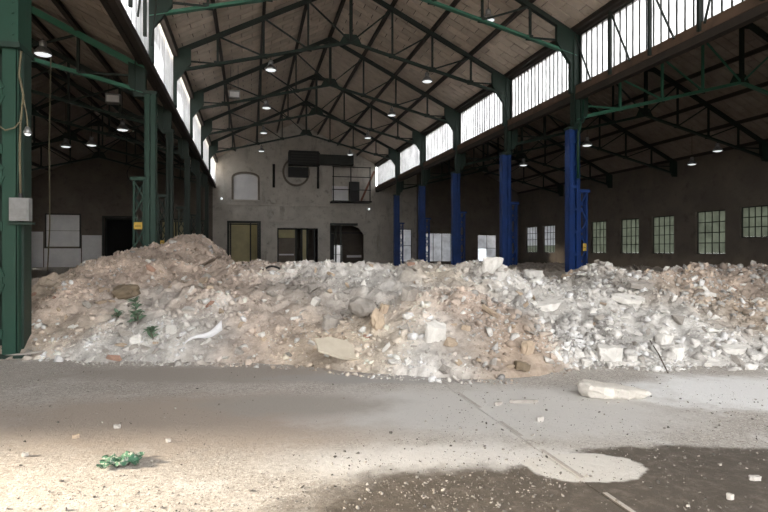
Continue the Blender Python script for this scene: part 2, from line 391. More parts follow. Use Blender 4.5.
# side walls
def wall_side(name, x0, x1, opens, m, label, ztop):
    b = MB(); ys = sorted({Y0, YE + 0.5} | {o[0] for o in opens} | {o[1] for o in opens})
    for a, c in zip(ys[:-1], ys[1:]):
        oo = [o for o in opens if o[0] <= a and o[1] >= c]
        if not oo: b.span((x0, a, -0.3), (x1, c, ztop))
        else:
            o = oo[0]
            if o[2] > 0: b.span((x0, a, -0.3), (x1, c, o[2]))
            b.span((x0, a, o[3]), (x1, c, ztop))
    return struct(b.build(name, m), label)
LWIN_ADDED = [(52.0, 54.6, 1.3, 4.2)]  # window opening added out of view to light the left aisle end
RWIN = [(25.9, 28.6, 2.35, 4.25), (29.7, 32.15, 1.32, 4.2), (34.15, 36.45, 1.32, 4.1), (37.85, 40.15, 1.32, 4.1), (42.0, 44.2, 1.32, 4.1), (46.1, 48.3, 1.32, 4.1), (50.2, 52.6, 1.32, 4.1), (53.8, 56.3, 1.32, 4.1)]
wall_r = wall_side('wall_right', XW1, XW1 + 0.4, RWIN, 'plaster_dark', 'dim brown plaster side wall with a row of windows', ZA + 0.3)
wall_l = wall_side('wall_left', XW0 - 0.4, XW0, [(0.5, 9.45, 0.0, 5.75)] + LWIN_ADDED, 'plaster_dark', 'dark side wall of the left aisle', ZA + 0.3)
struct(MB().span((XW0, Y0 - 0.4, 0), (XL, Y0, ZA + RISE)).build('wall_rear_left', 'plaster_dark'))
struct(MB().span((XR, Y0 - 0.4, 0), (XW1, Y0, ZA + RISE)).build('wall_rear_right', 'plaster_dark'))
MB().span((XW1 - 0.1, Y0, 0), (XW1, YE, 0.9)).build('dado', 'plaster_dark', wall_r)

NWIN = [0]
def window(label, m_pane, origin, ax, w_, h_, nx, nz, fr=0.06, mun=0.025, depth=0.05, pane_m=None):
    """origin: lower corner; ax: unit vector along the width; panes one by one"""
    NWIN[0] += 1
    o = bpy.data.objects.new('window_%d' % NWIN[0], None); col.objects.link(o); o.location = origin; o.empty_display_size = 0.2
    o.rotation_euler = (0, 0, math.atan2(ax[1], ax[0])); struct(o, label)
    f_ = MB()
    f_.span((0, -depth, 0), (fr, depth, h_)); f_.span((w_ - fr, -depth, 0), (w_, depth, h_))
    f_.span((fr, -depth, 0), (w_ - fr, depth, fr)); f_.span((fr, -depth, h_ - fr), (w_ - fr, depth, h_))
    f_.build('window_frame', 'frame', o)
    pw, ph = (w_ - 2 * fr) / nx, (h_ - 2 * fr) / nz
    vm = MB().span((-mun, -depth * 0.7, fr), (mun, depth * 0.7, h_ - fr)).mesh('muntin', 'frame')
    for i in range(1, nx): link('muntin', vm, o, (fr + i * pw, 0, 0))
    if nz > 1:
        hm = MB().span((fr, -depth * 0.6, -mun), (w_ - fr, depth * 0.6, mun)).mesh('muntin', 'frame')
        for j in range(1, nz): link('muntin', hm, o, (0, 0, fr + j * ph))
    pm = MB().span((0.003, -0.006, 0.003), (pw - 0.003, 0.006, ph - 0.003)).mesh('pane', m_pane)
    for i in range(nx):
        for j in range(nz):
            if pane_m and pane_m(i, j):
                link('pane', MB().span((0.003, -0.006, 0.003), (pw - 0.003, 0.006, ph - 0.003)).mesh('pane', pane_m(i, j)), o, (fr + i * pw, 0, fr + j * ph))
            else: link('pane', pm, o, (fr + i * pw, 0, fr + j * ph))
    return o
wl = ['wide high window at the right edge of the view with a raised sill'] + ['tall paned window in the right wall, %s from the wide high one' % s for s in ('first', 'second', 'third', 'fourth', 'fifth', 'sixth', 'seventh')]
for k, (a, b, z0, z1) in enumerate(RWIN):
    window(wl[k], 'pane', (XW1 + 0.2, a, z0), (0, 1, 0), b - a, z1 - z0, 6 if k == 0 else 4, 3 if k == 0 else 4,
           pane_m=(lambda i, j, kk=k: 'frost' if kk >= 6 and j > 0 else None))
for k, (a, b, z0, z1) in enumerate(LWIN_ADDED):
    window('added unseen window in the side wall of left aisle', 'frost_bright', (XW0 - 0.2, a, z0), (0, 1, 0), b - a, z1 - z0, 4, 4)
window('narrow pale boarded opening in end wall of right aisle', 'frost', (15.2, YE + 0.25, 0.3), (1, 0, 0), 1.8, 3.55, 1, 2)
window('wide pale four-part opening in end wall of right aisle', 'frost', (18.4, YE + 0.25, 0.3), (1, 0, 0), 4.1, 3.15, 4, 1)
window('pale window with bright left sash in end wall of right aisle', 'frost', (24.6, YE + 0.25, 0.3), (1, 0, 0), 2.3, 3.0, 2, 2, pane_m=lambda i, j: 'frost_bright' if (i == 0 and j == 0) else None)

# ------------------------------------------------------------------ clerestories
BAYS = [(11.0, 20.5)] + list(zip(TY[:-1], TY[1:])) + [(TY[-1], YE)]
BN = ['bay nearest the camera', 'first bay beyond the near column', 'second bay beyond the near column', 'third bay beyond the near column', 'fourth bay beyond the near column', 'bay against the end wall']
for side, x, dz in (('right', XR + 0.12, -0.2), ('left', XL + 0.16, -0.4)):
    for k, (a, b) in enumerate(BAYS):
        n = max(6, round((b - a) / (0.36 if side == 'right' else 0.72)))
        window('bright clerestory glazing strip on %s side, %s' % (side, BN[k]), 'clere', (x, a + 0.18, 8.5 + dz), (0, 1, 0), b - a - 0.36, 2.1 - (dz + 0.2) * 0.4, n, 1, fr=0.05, mun=0.02 if side == 'right' else 0.015, depth=0.04 if side == 'right' else 0.012)
    sx = 1 if side == 'right' else -1
    MB().span((x - (0.2 if sx > 0 else 0.14), 3, (8.2 if sx > 0 else 8.3) + dz), (x + (0.16 if sx > 0 else 0.06), YE, 8.5 + dz)).build('trim_%d' % (2 if sx > 0 else 3), 'sill' if sx > 0 else 'purlin')
    struct(MB().span((x - (0.17 if sx > 0 else 0.1), 3, 7.75), (x + 0.1, YE, (8.2 if sx > 0 else 8.3) + dz)).build('trim_%d' % (6 if sx > 0 else 7), 'purlin'), 'dark brown fascia girder under the %s sill' % side)
    o = bpy.data.objects['trim_%d' % (2 if sx > 0 else 3)]
    struct(o, 'brown sill beam under the %s clerestory' % side)
    o = MB().span((x - 0.15, 3, 10.6 + dz - (dz + 0.2) * 0.4), (x + 0.2, YE, 10.66)).build('trim_%d' % (4 if sx > 0 else 5), 'purlin')
    struct(o, 'dark head beam over the %s clerestory' % side)
    # solid parapet further back, behind the camera
    struct(MB().span((x - 0.1, Y0, 8.0), (x + 0.1, 3, 10.7)).build('wall_clerestory_' + side, 'plaster_dark'))

# ------------------------------------------------------------------ roofs
SL = math.hypot(HALF, RISE); ANG = math.atan2(RISE, HALF)
PW = 0.55
for nm, cx, z0 in NAVES:
    zb = z0 + 0.30                                        # underside of the panels above the springing line
    rm = MB()
    ov = 0.45 if nm == 'central' else 0.0
    ce, sl_ = math.cos(ANG), math.sin(ANG)
    for s in (-1, 1):
        xe, ze = cx + s * (HALF + ov), zb + 0.09 - ov * math.tan(ANG)
        poly = [(xe, ze), (cx, zb + RISE + 0.09), (cx, zb + RISE + 0.3), (xe, ze + 0.21)]
        rm.prism(poly, Y0, YE + 0.5)
    ceil = struct(rm.build('ceiling_' + nm, 'deck'), '%s pitched roof of brown panels between steel purlins' % nm)
    # panels: strips across the purlins, two to a purlin bay, joints staggered
    pl = SL / 8
    cells = []
    ya = {'central': 14.0, 'left': 14.0, 'right': 14.0}[nm]
    j = 0; y = ya
    while y < YE - PW:
        for s in (-1, 1):
            off = (j % 2) * 0.5
            for i in range(9 if off else 8):
                d0 = max(0, (i - off) * pl); d1 = min(SL - 0.02, (i + 1 - off) * pl)
                if d1 - d0 > 0.1: cells.append((y, s, d0, d1, i))
        y += PW; j += 1
    limit = 300 if nm == 'central' else 290
    full = []; rest = MB()
    def score(c):                                          # largest in view: near the camera and inside the frame
        y_, s, d0, d1, i = c; x = cx + s * (HALF - (d0 + d1) / 2 * ce); zz = zb + (d0 + d1) / 2 * sl_
        F = x * SS + y_ * CC; X = x * CC - y_ * SS
        u = 384 + FPX * X / F; v = 250 - FPX * (zz - EYE) / F
        return F if (-10 < u < 780 and -10 < v < 250) else 1e3 + F
    order = sorted(cells, key=score)
    keep = [c for c in order[:limit] if score(c) < 1e3]; ks = set(keep)
    half_meshes = {}
    for c in cells:
        y_, s, d0, d1, i = c
        jig = rng.uniform(-0.008, 0.008)
        if c in ks:
            L = round(d1 - d0, 3)
            if L not in half_meshes:
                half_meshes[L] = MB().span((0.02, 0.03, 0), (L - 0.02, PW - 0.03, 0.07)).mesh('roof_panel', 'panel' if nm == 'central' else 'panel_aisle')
            o = link('roof_panel', half_meshes[L], ceil)
            if s > 0: o.matrix_local = Matrix.Translation((cx + HALF - d0 * ce, y_ + PW, zb + d0 * sl_ + jig)) @ Matrix.Rotation(PI, 4, 'Z') @ Matrix.Rotation(-ANG, 4, 'Y')
            else: o.matrix_local = Matrix.Translation((cx - HALF + d0 * ce, y_, zb + d0 * sl_ + jig)) @ Matrix.Rotation(-ANG, 4, 'Y')
        else:
            xa, xb = cx + s * (HALF - d0 * ce), cx + s * (HALF - (d1 - 0.04) * ce); za, zz = zb + d0 * sl_ + jig, zb + d1 * sl_ + jig
            yy, y2 = y_ + 0.03, y_ + PW - 0.03
            rest.add([(xa, yy, za), (xb, yy, zz), (xb, y2, zz), (xa, y2, za), (xa, yy, za + .07), (xb, yy, zz + .07), (xb, y2, zz + .07), (xa, y2, za + .07)],
                     [(0,1,2,3),(4,5,6,7),(0,1,5,4),(1,2,6,5),(2,3,7,6),(3,0,4,7)])
    tag(rest.build('roof_panel_field', 'panel' if nm == 'central' else 'panel_aisle', ceil), kind='stuff')
    # purlins
    names = {0: 'eave', 0.25: 'lowest', 0.5: 'middle', 0.75: 'upper'}
    for s, sn in ((-1, 'left'), (1, 'right')):
        for t in (0.0, 0.25, 0.5, 0.75):
            x = cx + s * HALF * (1 - t); z = z0 + RISE * t + 0.09
            if t == 0: x -= s * 0.12; z += 0.06
            b = MB(); b.span((x - 0.07, 11, z + 0.17), (x + 0.07, YE, z + 0.2)); b.span((x - 0.02, 11, z + 0.03), (x + 0.02, YE, z + 0.17)); b.span((x - 0.07, 11, z), (x + 0.07, YE, z + 0.03))
            tag(b.build('purlin', 'purlin'), 'dark steel %s purlin under the %s slope of the %s roof' % (names[t], sn, nm), 'beam', 'roof purlins')
    b = MB(); b.span((cx - 0.09, 11, z0 + RISE + 0.1), (cx + 0.09, YE, z0 + RISE + 0.3))
    tag(b.build('ridge_beam', 'purlin'), 'dark ridge beam along the top of the %s roof' % nm, 'beam', 'roof purlins')

# ------------------------------------------------------------------ trusses
def make_truss(small=False):
    root = bpy.data.objects.new('roof_truss', None); col.objects.link(root)
    drop = 0.75; brise = 2.05
    top = lambda t: RISE * t; bot = lambda t: -drop + brise * t
    kids = []
    def part(name, mb, m='truss'):
        o = mb.build(name, m, root); kids.append(o); return o
    for s in (-1, 1):
        X = lambda t: s * HALF * (1 - t)
        b = MB(); b.bar((X(0), 0.05, top(0)), (X(1), 0.05, top(1)), 0.07, 0.2); b.bar((X(0), -0.05, top(0)), (X(1), -0.05, top(1)), 0.07, 0.2)
        part('top_chord', b)
        b = MB(); b.bar((X(0), 0, bot(0) - 0.06), (X(1), 0, bot(1) - 0.06), 0.2, 0.03); b.bar((X(0), 0, bot(0)), (X(1), 0, bot(1)), 0.03, 0.13)
        part('bottom_chord', b, 'dgreen')
        for t in (0.25, 0.5, 0.75):
            part('web_post', MB().bar((X(t), 0, bot(t)), (X(t), 0, top(t)), 0.09, 0.09))
            part('gusset_plate', MB().box((X(t), 0.06, bot(t) + 0.02), (0.34, 0.02, 0.24)))
        for t0, t1 in ((1.0, 0.75), (0.75, 0.5), (0.5, 0.25)):
            part('web_diagonal', MB().bar((X(t0), 0, bot(t0)), (X(t1), 0, top(t1)), 0.06, 0.07))
        part('web_diagonal', MB().bar((X(0.25), 0, bot(0.25)), (X(0.02), 0, bot(0.25) + 0.02), 0.06, 0.07))
        h = [(8.3, .02), (7.35, .42), (7.35, -.35), (7.95, -1.15), (7.95, -2.35), (8.3, -2.35)]
        if small: h = [(8.3, .02), (7.75, .22), (7.75, -.55), (7.95, -.95), (8.3, -.95)]
        part('haunch_plate', MB().prism([(s * a, b) for a, b in h], -0.09, 0.09), 'dgreen')
    part('king_post', MB().bar((0, 0, bot(1)), (0, 0, top(1)), 0.15, 0.15), 'truss')
    part('gusset_plate', MB().prism([(-0.55, bot(1) - 0.05), (0.55, bot(1) - 0.05), (0.3, bot(1) + 0.4), (-0.3, bot(1) + 0.4)], 0.08, 0.11), 'dgreen')
    part('gusset_plate', MB().prism([(-0.5, top(1) - 0.35), (0.5, top(1) - 0.35), (0.15, top(1) + 0.1), (-0.15, top(1) + 0.1)], 0.08, 0.11), 'truss')
    CH[root] = kids
    return root
TR = {'central': make_truss(), 'aisle': make_truss(True)}; first = set()
for nm, cx, z0 in NAVES:
    for k, y in enumerate(TY):
        kd = 'central' if nm == 'central' else 'aisle'
        o = copy_tree(TR[kd]) if kd in first else TR[kd]
        if kd not in first and nm != 'right': first.add(kd)
        o.location = (cx, y, z0)
        tag(o, 'dark green steel roof truss over the %s %s, %s from the camera' % (nm, 'hall' if nm == 'central' else 'aisle', ORD[k]), 'truss', 'roof trusses')
        if k == 0:                                          # light falling on the near trusses is painted in as lighter green
            for ch in CH.get(o, o.children):
                nmc = ch.name.split('.')[0]
                if (nm == 'central' and nmc == 'bottom_chord') or (nm == 'right' and nmc in ('bottom_chord', 'web_post', 'web_diagonal')) or (nm == 'left' and nmc in ('top_chord', 'bottom_chord')):
                    ch.material_slots[0].link = 'OBJECT'; ch.material_slots[0].material = M['green_lit']

# bracing girder in the near bay of the right clerestory
gx = XR - 0.12
g = thing('bracing_girder', 'dark posts and diagonals bracing the near right clerestory', 'girder', (gx, 11, 8.05))
ys = [9.4, 7.1, 5.0, 2.9, 0.8]
for i, yy in enumerate(ys[1:]): MB().span((-0.05, yy - 0.05, 0.0), (0.05, yy + 0.05, 2.3)).build('post', 'truss', g)
for a, b in ((9.4, 8.3), (7.1, 6.0), (5.0, 3.9), (2.0, 2.7)): MB().bar((0, a, 2.35), (0, b, 0.15), 0.05, 0.05, (1, 0, 0)).build('diagonal', 'truss', g)
gx = XL + 0.42
g = thing('bracing_girder', 'dark posts and diagonals bracing the near left clerestory', 'girder', (gx, 11, 8.05))
for i, yy in enumerate(ys[1:]): MB().span((-0.05, yy - 0.05, 0.0), (0.05, yy + 0.05, 2.3)).build('post', 'truss', g)
for a, b in ((9.4, 8.3), (7.1, 6.0), (5.0, 3.9)): MB().bar((0, a, 2.35), (0, b, 0.15), 0.05, 0.05, (1, 0, 0)).build('diagonal', 'truss', g)

# ------------------------------------------------------------------ columns
def channel(b, cx, cy, z0, z1, wd, dp, face, t=0.03):
    """a channel open towards +x or -x (face), flanges dp deep in y"""
    b.span((cx - face * wd / 2 - t / 2, cy - dp / 2, z0), (cx - face * wd / 2 + t / 2, cy + dp / 2, z1))
    b.span((cx - wd / 2, cy - dp / 2, z0), (cx + wd / 2, cy - dp / 2 + t, z1))
    b.span((cx - wd / 2, cy + dp / 2 - t, z0), (cx + wd / 2, cy + dp / 2, z1))
def column(loc, label, lower, upper, out, zs=6.5, crane=3.95, wide=0.46, shift=0.0):
    """out: +1 if the aisle lies towards +x"""
    r = thing('steel_column', label, 'column', loc, 'hall columns')
    b = MB(); channel(b, -wide / 2 + 0.075, 0, 0, zs, 0.15, 0.34, 1); b.build('channel', lower, r)
    b = MB(); channel(b, wide / 2 - 0.075, 0, 0, zs, 0.15, 0.34, -1); b.build('channel', lower, r)
    MB().span((-wide / 2 + 0.1, -0.02, 0), (wide / 2 - 0.1, 0.02, zs)).build('web_plate', lower, r)
    bm_ = MB().span((-wide / 2 + 0.12, -0.165, -0.06), (wide / 2 - 0.12, -0.15, 0.06)).mesh('batten', lower)
    for k in range(7): link('batten', bm_, r, (0, 0, 0.5 + k * 0.92))
    MB().span((-wide / 2 - 0.05, -0.2, zs), (wide / 2 + 0.05, 0.2, zs + 0.1)).build('cap_plate', upper, r)
    q = -shift; b = MB(); b.span((q - 0.17, -0.15, zs + 0.1), (q - 0.14, 0.15, 10.4)); b.span((q + 0.14, -0.15, zs + 0.1), (q + 0.17, 0.15, 10.4)); b.span((q - 0.14, -0.015, zs + 0.1), (q + 0.14, 0.015, 10.4))
    b.build('upper_post', upper, r)
    MB().span((-0.4, -0.3, 0), (0.4, 0.3, 0.05)).build('base_plate', lower, r)
    # laced crane post on the aisle side
    c0 = wide / 2 + 0.02; cw = 0.36
    cp = MB(); cp.span((out * c0, -0.14, 0), (out * (c0 + 0.05), 0.14, crane)); cp.span((out * (c0 + cw - 0.06), -0.14, 0), (out * (c0 + cw), 0.14, crane))
    p = cp.build('crane_post', lower, r)
    n = 7
    for k in range(n):
        za, zc = crane * k / n, crane * (k + 1) / n
        xa, xb = out * (c0 + 0.03), out * (c0 + cw - 0.03)
        if k % 2: xa, xb = xb, xa
        MB().bar((xa, -0.12, za), (xb, -0.12, zc), 0.015, 0.05).build('lacing_bar', lower, p)
        MB().bar((xb, 0.12, za), (xa, 0.12, zc), 0.015, 0.05).build('lacing_bar', lower, p)
    MB().span((out * (c0 - 0.08), -0.2, crane), (out * (c0 + cw + 0.08), 0.2, crane + 0.12)).build('crane_bracket', lower, r)
    return r
for k, y in enumerate(TY):
    column((XR - 0.16, y, 0), 'blue steel column with green head, right of the rubble, %s from the camera' % ORD[k], 'blue', 'dgreen', 1, shift=-0.16)
    column((XL + 0.2 if k == 0 else XL, y, 0), 'dark green steel column in left row, %s beyond the huge near one' % (['first'] + ORD[1:])[k], 'green' if k == 0 else 'dgreen', 'dgreen', -1, zs=6.9, wide=0.34 if k == 0 else 0.26, shift=0.32 if k == 0 else 0.1)

# the big near column on the left
nc = thing('steel_column', 'huge green riveted built-up column at the left edge of the view', 'column', (-3.72, 9.62, 0), 'hall columns')
b = MB(); channel(b, -0.24, 0, 0, 4.6, 0.2, 0.44, 1, 0.03); b.build('channel', 'green', nc)
b = MB(); channel(b, 0.24, 0, 0, 4.6, 0.2, 0.44, -1, 0.03); b.build('channel', 'green', nc)
MB().span((-0.14, 0.02, 0), (0.14, 0.06, 4.6)).build('web_plate', 'dgreen', nc)
MB().bar((-0.12, -0.20, 0.0), (-0.02, -0.20, 3.1), 0.05, 0.1).build('front_strut', 'green', nc)
bmesh_b = MB().span((-0.15, -0.235, -0.07), (0.15, -0.215, 0.07)).mesh('batten', 'green')
for z in (0.35, 1.15, 1.95, 2.75, 3.1, 3.95): link('batten', bmesh_b, nc, (0, 0, z))
for z0, z1, a in ((3.15, 3.9, 1), (2.8, 3.1, -1), (2.0, 2.7, 1), (1.2, 1.9, -1), (0.4, 1.1, 1), (4.0, 4.55, -1)):
    MB().bar((-0.16 * a, -0.24, z0), (0.16 * a, -0.24, z1), 0.012, 0.06).build('lacing_bar', 'green', nc)
MB().span((-0.40, -0.30, 4.6), (0.40, 0.30, 4.68)).build('shelf_plate', 'dgreen', nc)
hb = MB().span((-0.37, -0.26, 4.68), (0.37, 0.26, 10.6)).build('head_box', 'green', nc)
rv = MB().lathe([(0.0, -0.03), (0.022, -0.03), (0.018, -0.012), (0.0, 0.0)], n=6, cap=False).mesh('rivet', 'green')
for z in np.arange(4.8, 6.2, 0.16):
    for x in (-0.3, 0.3):
        o = link('rivet', rv, hb, (x, -0.26, z)); o.rotation_euler = (-PI / 2, 0, 0)
MB().span((-0.5, -0.35, 0), (0.5, 0.35, 0.04)).build('base_plate', 'dgreen', nc)
MB().span((0.34, -0.1, 0.0), (0.39, 0.2, 4.6)).build('side_angle', 'dgreen', nc)

# things on the near column
jb = thing('junction_box', 'grey electrical junction box fixed to the near green column', 'junction box', (-3.31, 9.36, 2.2))
MB().span((-0.13, -0.09, -0.17), (0.13, 0.05, 0.17)).build('housing', 'grey_metal', jb)
MB().span((-0.11, -0.105, -0.15), (0.11, -0.09, 0.15)).build('cover', 'grey_metal', jb)
MB().tube([(0, -0.02, 0.17), (0, -0.02, 0.24)], 0.03).build('cable_gland', 'black', jb)
MB().span((-0.17, -0.02, -0.22), (0.17, 0.06, -0.19)).build('bracket', 'dgreen', jb)
tag(MB().tube([(-3.31, 9.34, 2.42), (-3.32, 9.33, 3.0), (-3.31, 9.33, 3.5), (-3.27, 9.33, 3.9), (-3.33, 9.33, 4.2), (-3.3, 9.33, 4.55)], 0.016).build('supply_cable', 'cable', None, True), 'loose yellowish cable running down near column to junction box', 'cable')
tag(MB().tube([(-3.3, 9.32, 3.52), (-3.38, 9.3, 3.4), (-3.5, 9.3, 3.36), (-3.62, 9.32, 3.45), (-3.72, 9.33, 3.62)], 0.012).build('slack_cable', 'cable', None, True), 'thin slack cable looped across the near green column', 'cable')

# ------------------------------------------------------------------ small fittings on columns
def sign(loc, label, wd=0.26, hg=0.24):
    r = thing('warning_sign', label, 'sign', loc)
    MB().span((-wd/2, -0.012, -hg/2), (wd/2, 0, hg/2)).build('plate', 'yellow', r)
    MB().span((-wd/2 + 0.03, -0.015, -0.02), (wd/2 - 0.03, -0.012, 0.0)).build('print_line', 'black', r)
sign((XL - 0.18, TY[0] - 0.16, 2.42), 'yellow plate on the laced post of the first green column')
sign((XR + 0.29, TY[0] - 0.16, 1.72), 'small yellow plate on the crane post of nearest blue column', 0.16, 0.3)
sign((XL - 0.3, TY[1] - 0.16, 1.95), 'small pale yellow plate on the second green column', 0.16, 0.16)
dp = MB().tube([(XR + 0.28, TY[0] - 0.05, 8.0), (XR + 0.28, TY[0] - 0.05, 7.4), (XR + 0.2, TY[0] - 0.18, 7.0), (XR + 0.02, TY[0] - 0.27, 6.7), (XR - 0.08, TY[0] - 0.28, 6.3), (XR - 0.08, TY[0] - 0.28, 4.5)], 0.055)
tag(dp.build('downpipe', 'green', None, True), 'bent green rainwater pipe at the head of the nearest blue column', 'pipe')

# ------------------------------------------------------------------ lamps
def make_lamp():
    r = bpy.data.objects.new('pendant_lamp', None); col.objects.link(r); kids = []
    def p(o): kids.append(o)
    p(MB().lathe([(0.26, 0.0), (0.275, 0.01), (0.25, 0.10), (0.17, 0.2), (0.11, 0.25), (0.10, 0.25), (0.16, 0.19), (0.235, 0.10), (0.25, 0.02)], n=18, cap=False).build('reflector', 'alu', r, True))
    p(MB().lathe([(0.0, -0.04), (0.12, -0.035), (0.2, -0.015), (0.245, 0.012), (0.0, 0.014)], n=18, cap=False).build('lens', 'lens', r, True))
    p(MB().lathe([(0.0, 0.24), (0.11, 0.24), (0.11, 0.42), (0.08, 0.46), (0.0, 0.46)], n=14, cap=False).build('ballast_housing', 'alu', r, True))
    p(MB().tube([(0, 0, 0.45), (0, 0, 0.52)], 0.03).build('hook', 'black', r))
    CH[r] = kids
    return r
def roof_z(x):
    for nm, cx, z0 in NAVES:
        if abs(x - cx) <= HALF: return z0 + 0.3 + RISE * (1 - abs(x - cx) / HALF)
lamp0 = make_lamp(); used = False
def chord_z(x):
    for nm, cx, z0 in NAVES:
        if abs(x - cx) <= HALF: return z0 - 0.75 - 0.1 + 2.05 * (1 - abs(x - cx) / HALF)
def lamp(x, y, z, label, on_truss=True):
    global used
    o = copy_tree(lamp0) if used else lamp0; used = True
    o.location = (x, y, z); tag(o, label, 'lamp', 'pendant lamps')
    ztop = chord_z(x) if on_truss else roof_z(x)
    if ztop > z + 0.5:
        MB().tube([(0, 0, 0.5), (0, 0, ztop - z)], 0.012, 6).build('cord', 'black', o)
lamp(9.35, 21.0, 10.85, 'large bell lamp high at the top of the view, right of centre', False)
for k, y in enumerate(TY[1:]):
    lamp(0.95, y, 10.0, 'bell lamp hanging on left side of central hall, %s truss beyond the near one' % ['first', 'second', 'third', 'fourth'][k])
    lamp(8.6, y, 10.0, 'bell lamp hanging on right side of central hall, %s truss beyond the near one' % ['first', 'second', 'third', 'fourth'][k])
lamp(17.6, 26.7, 7.2, 'bell lamp in right aisle just beside the nearest blue column')
lamp(26.0, 26.7, 7.25, 'bell lamp in right aisle, nearest to the wide window')
lamp(26.9, 29.6, 6.95, 'lone bell lamp hung low in the right aisle between trusses', False)
lamp(17.6, 33.9, 7.2, 'bell lamp in right aisle left of the nearest blue column')
lamp(-6.55, 20.3, 7.95, 'bell lamp in left aisle hung close to the near truss, beside the huge column')
lamp(-9.9, 34.2, 7.3, 'left of the pair of bell lamps deep in the left aisle', False)
lamp(-8.4, 33.4, 7.3, 'right of the pair of bell lamps deep in the left aisle', False)
lamp(-5.9, 28.8, 7.3, 'bell lamp in left aisle close to the first green column', False)
r = thing('work_lamp', 'small bright work lamp hanging beside the huge near column', 'lamp', (-3.17, 9.2, 3.3))
MB().lathe([(0.0, 0.0), (0.05, 0.0), (0.06, 0.02), (0.03, 0.10), (0.0, 0.11)], n=12, cap=False).build('shade', 'alu', r, True)
MB().lathe([(0.0, -0.03), (0.03, -0.02), (0.045, 0.0), (0.0, 0.005)], n=12, cap=False).build('bulb', 'lens', r, True)
MB().tube([(0, 0, 0.1), (-0.02, 0.02, 0.3), (-0.1, 0.1, 0.6)], 0.01, 6).build('cord', 'cable', r)
def hbox(loc, label, zt):
    r = thing('heater_box', label, 'heater', loc)
    MB().box((0, 0, 0), (0.6, 0.4, 0.4)).build('housing', 'grey_metal', r)
    MB().box((0, -0.21, -0.02), (0.5, 0.02, 0.28)).build('grille', 'whitewash', r)
    for s in (-0.2, 0.2): MB().tube([(s, 0, 0.2), (s, 0, zt - loc[2])], 0.012, 6).build('hanger', 'black', r)
hbox((-5.8, 26.6, 8.2), 'pale heater box hung under left aisle roof', roof_z(-5.8))
hbox((-0.85, 32.5, 10.3), 'pale heater box hung on left side of central hall', roof_z(-0.85))

# ------------------------------------------------------------------ things at the end wall
bx = thing('ventilation_box', 'big dark ventilation box high on the end wall above the round window', 'duct', (5.8, YE - 0.6, 10.2))
MB().span((-2.0, -0.7, 0.0), (1.0, 0.6, 1.4)).build('casing', 'black', bx)
MB().span((1.0, -0.5, 0.15), (4.6, 0.4, 1.15)).build('duct_run', 'frame', bx)
MB().span((1.0, -0.55, 0.0), (1.12, 0.5, 1.3)).build('flange', 'frame', bx)
for k in range(4): MB().span((-1.8, -0.72, 0.25 + k * 0.27), (0.8, -0.7, 0.36 + k * 0.27)).build('louvre', 'frame', bx)
cb = thing('wall_gantry', 'dark steel gantry platform high on the right of the end wall', 'platform', (9.6, YE - 1.2, 6.5))
MB().span((-1.5, -0.6, 0), (2.6, 1.2, 0.12)).build('deck', 'black', cb)
for x in (-1.4, 0.4, 2.4): MB().span((x - 0.05, -0.55, 0.12), (x + 0.05, -0.45, 3.6)).build('upright', 'black', cb)
for z in (1.2, 2.5, 3.5): MB().span((-1.5, -0.54, z), (2.5, -0.46, z + 0.08)).build('rail_or_light_bar', 'black', cb)
MB().span((-1.3, 0.9, 0.15), (0.35, 1.15, 1.75)).build('backing_sheet', 'whitewash', cb)
MB().span((0.5, 0.6, 0.1), (1.5, 1.15, 2.2)).build('cabinet', 'black', cb)
MB().bar((1.6, 0.2, 0.2), (3.0, 0.2, 3.3), 0.1, 0.2).build('brace', 'rust', cb)
for x, lab in ((2.35, 'dark vertical pipe left of the round window'), (6.85, 'dark vertical pipe right of the round window')):
    tag(MB().tube([(x, YE - 0.12, 7.95), (x, YE - 0.12, 10.3)], 0.12).build('wall_pipe', 'frame', None, True), lab, 'pipe')
for x, z, lab in ((-2.75, 6.7, 'small white wall lamp left of the arched window'), (12.2, 5.9, 'small white wall lamp at the right end of end wall')):
    r = thing('wall_lamp', lab, 'lamp', (x, YE - 0.1, z)); MB().span((-0.1, 0.0, -0.1), (0.1, 0.1, 0.1)).build('bracket', 'frame', r); MB().lathe([(0.0, -0.12), (0.1, -0.08), (0.13, 0.0), (0.08, 0.1), (0.0, 0.12)], (0, -0.1, 0), 10, False).build('globe', 'lens', r, True)
# doors, frames and mullions in the openings
def door_frame(name, x0, x1, z1, uprights, cross, label, m='frame'):
    o = bpy.data.objects.new(name, None); col.objects.link(o); o.location = (0, YE + 0.3, 0); struct(o, label)
    for x in uprights: MB().span((x - 0.07, -0.06, 0), (x + 0.07, 0.06, z1)).build('mullion', m, o)
    for z in cross: MB().span((x0, -0.05, z - 0.06), (x1, 0.05, z + 0.06)).build('transom', m, o)
    return o
d = door_frame('door_1', -2.0, 0.85, 4.3, (-1.9, 0.05, 0.78), (4.2,), 'dark framed doorway with ochre panel, left of the end wall centre')
MB().span((-1.8, 0.1, 0), (-0.05, 0.14, 4.05)).build('door_leaf', 'ochre', d)
d = door_frame('door_2', 2.7, 6.85, 3.85, (2.77, 4.6, 5.2, 5.75, 6.5), (3.75,), 'wide glazed doorway in the middle of the end wall')
MB().span((2.8, 0.05, 0), (4.55, 0.1, 2.75)).build('door_leaf', 'plaster_dark', d)
MB().span((2.84, 0.05, 2.85), (4.5, 0.1, 3.68)).build('top_light', 'ochre', d)
MB().span((2.9, -0.02, 1.05), (4.4, 0.05, 1.2)).build('painted_light_bar', 'whitewash', d)  # white bar painted for a low bright strip of light
MB().span((5.3, 0.05, 0), (5.7, 0.1, 3.7)).build('side_panel', 'ochre', d)
d = door_frame('door_3', 8.1, 11.7, 4.1, (8.2, 8.75, 9.3), (3.4,), 'dark doorway with clipped corner at the right of end wall')
MB().span((9.95, 0.1, 0.8), (11.5, 0.2, 1.05)).build('rail_or_light_bar', 'whitewash', d)  # white bar stands in for daylight low in the doorway
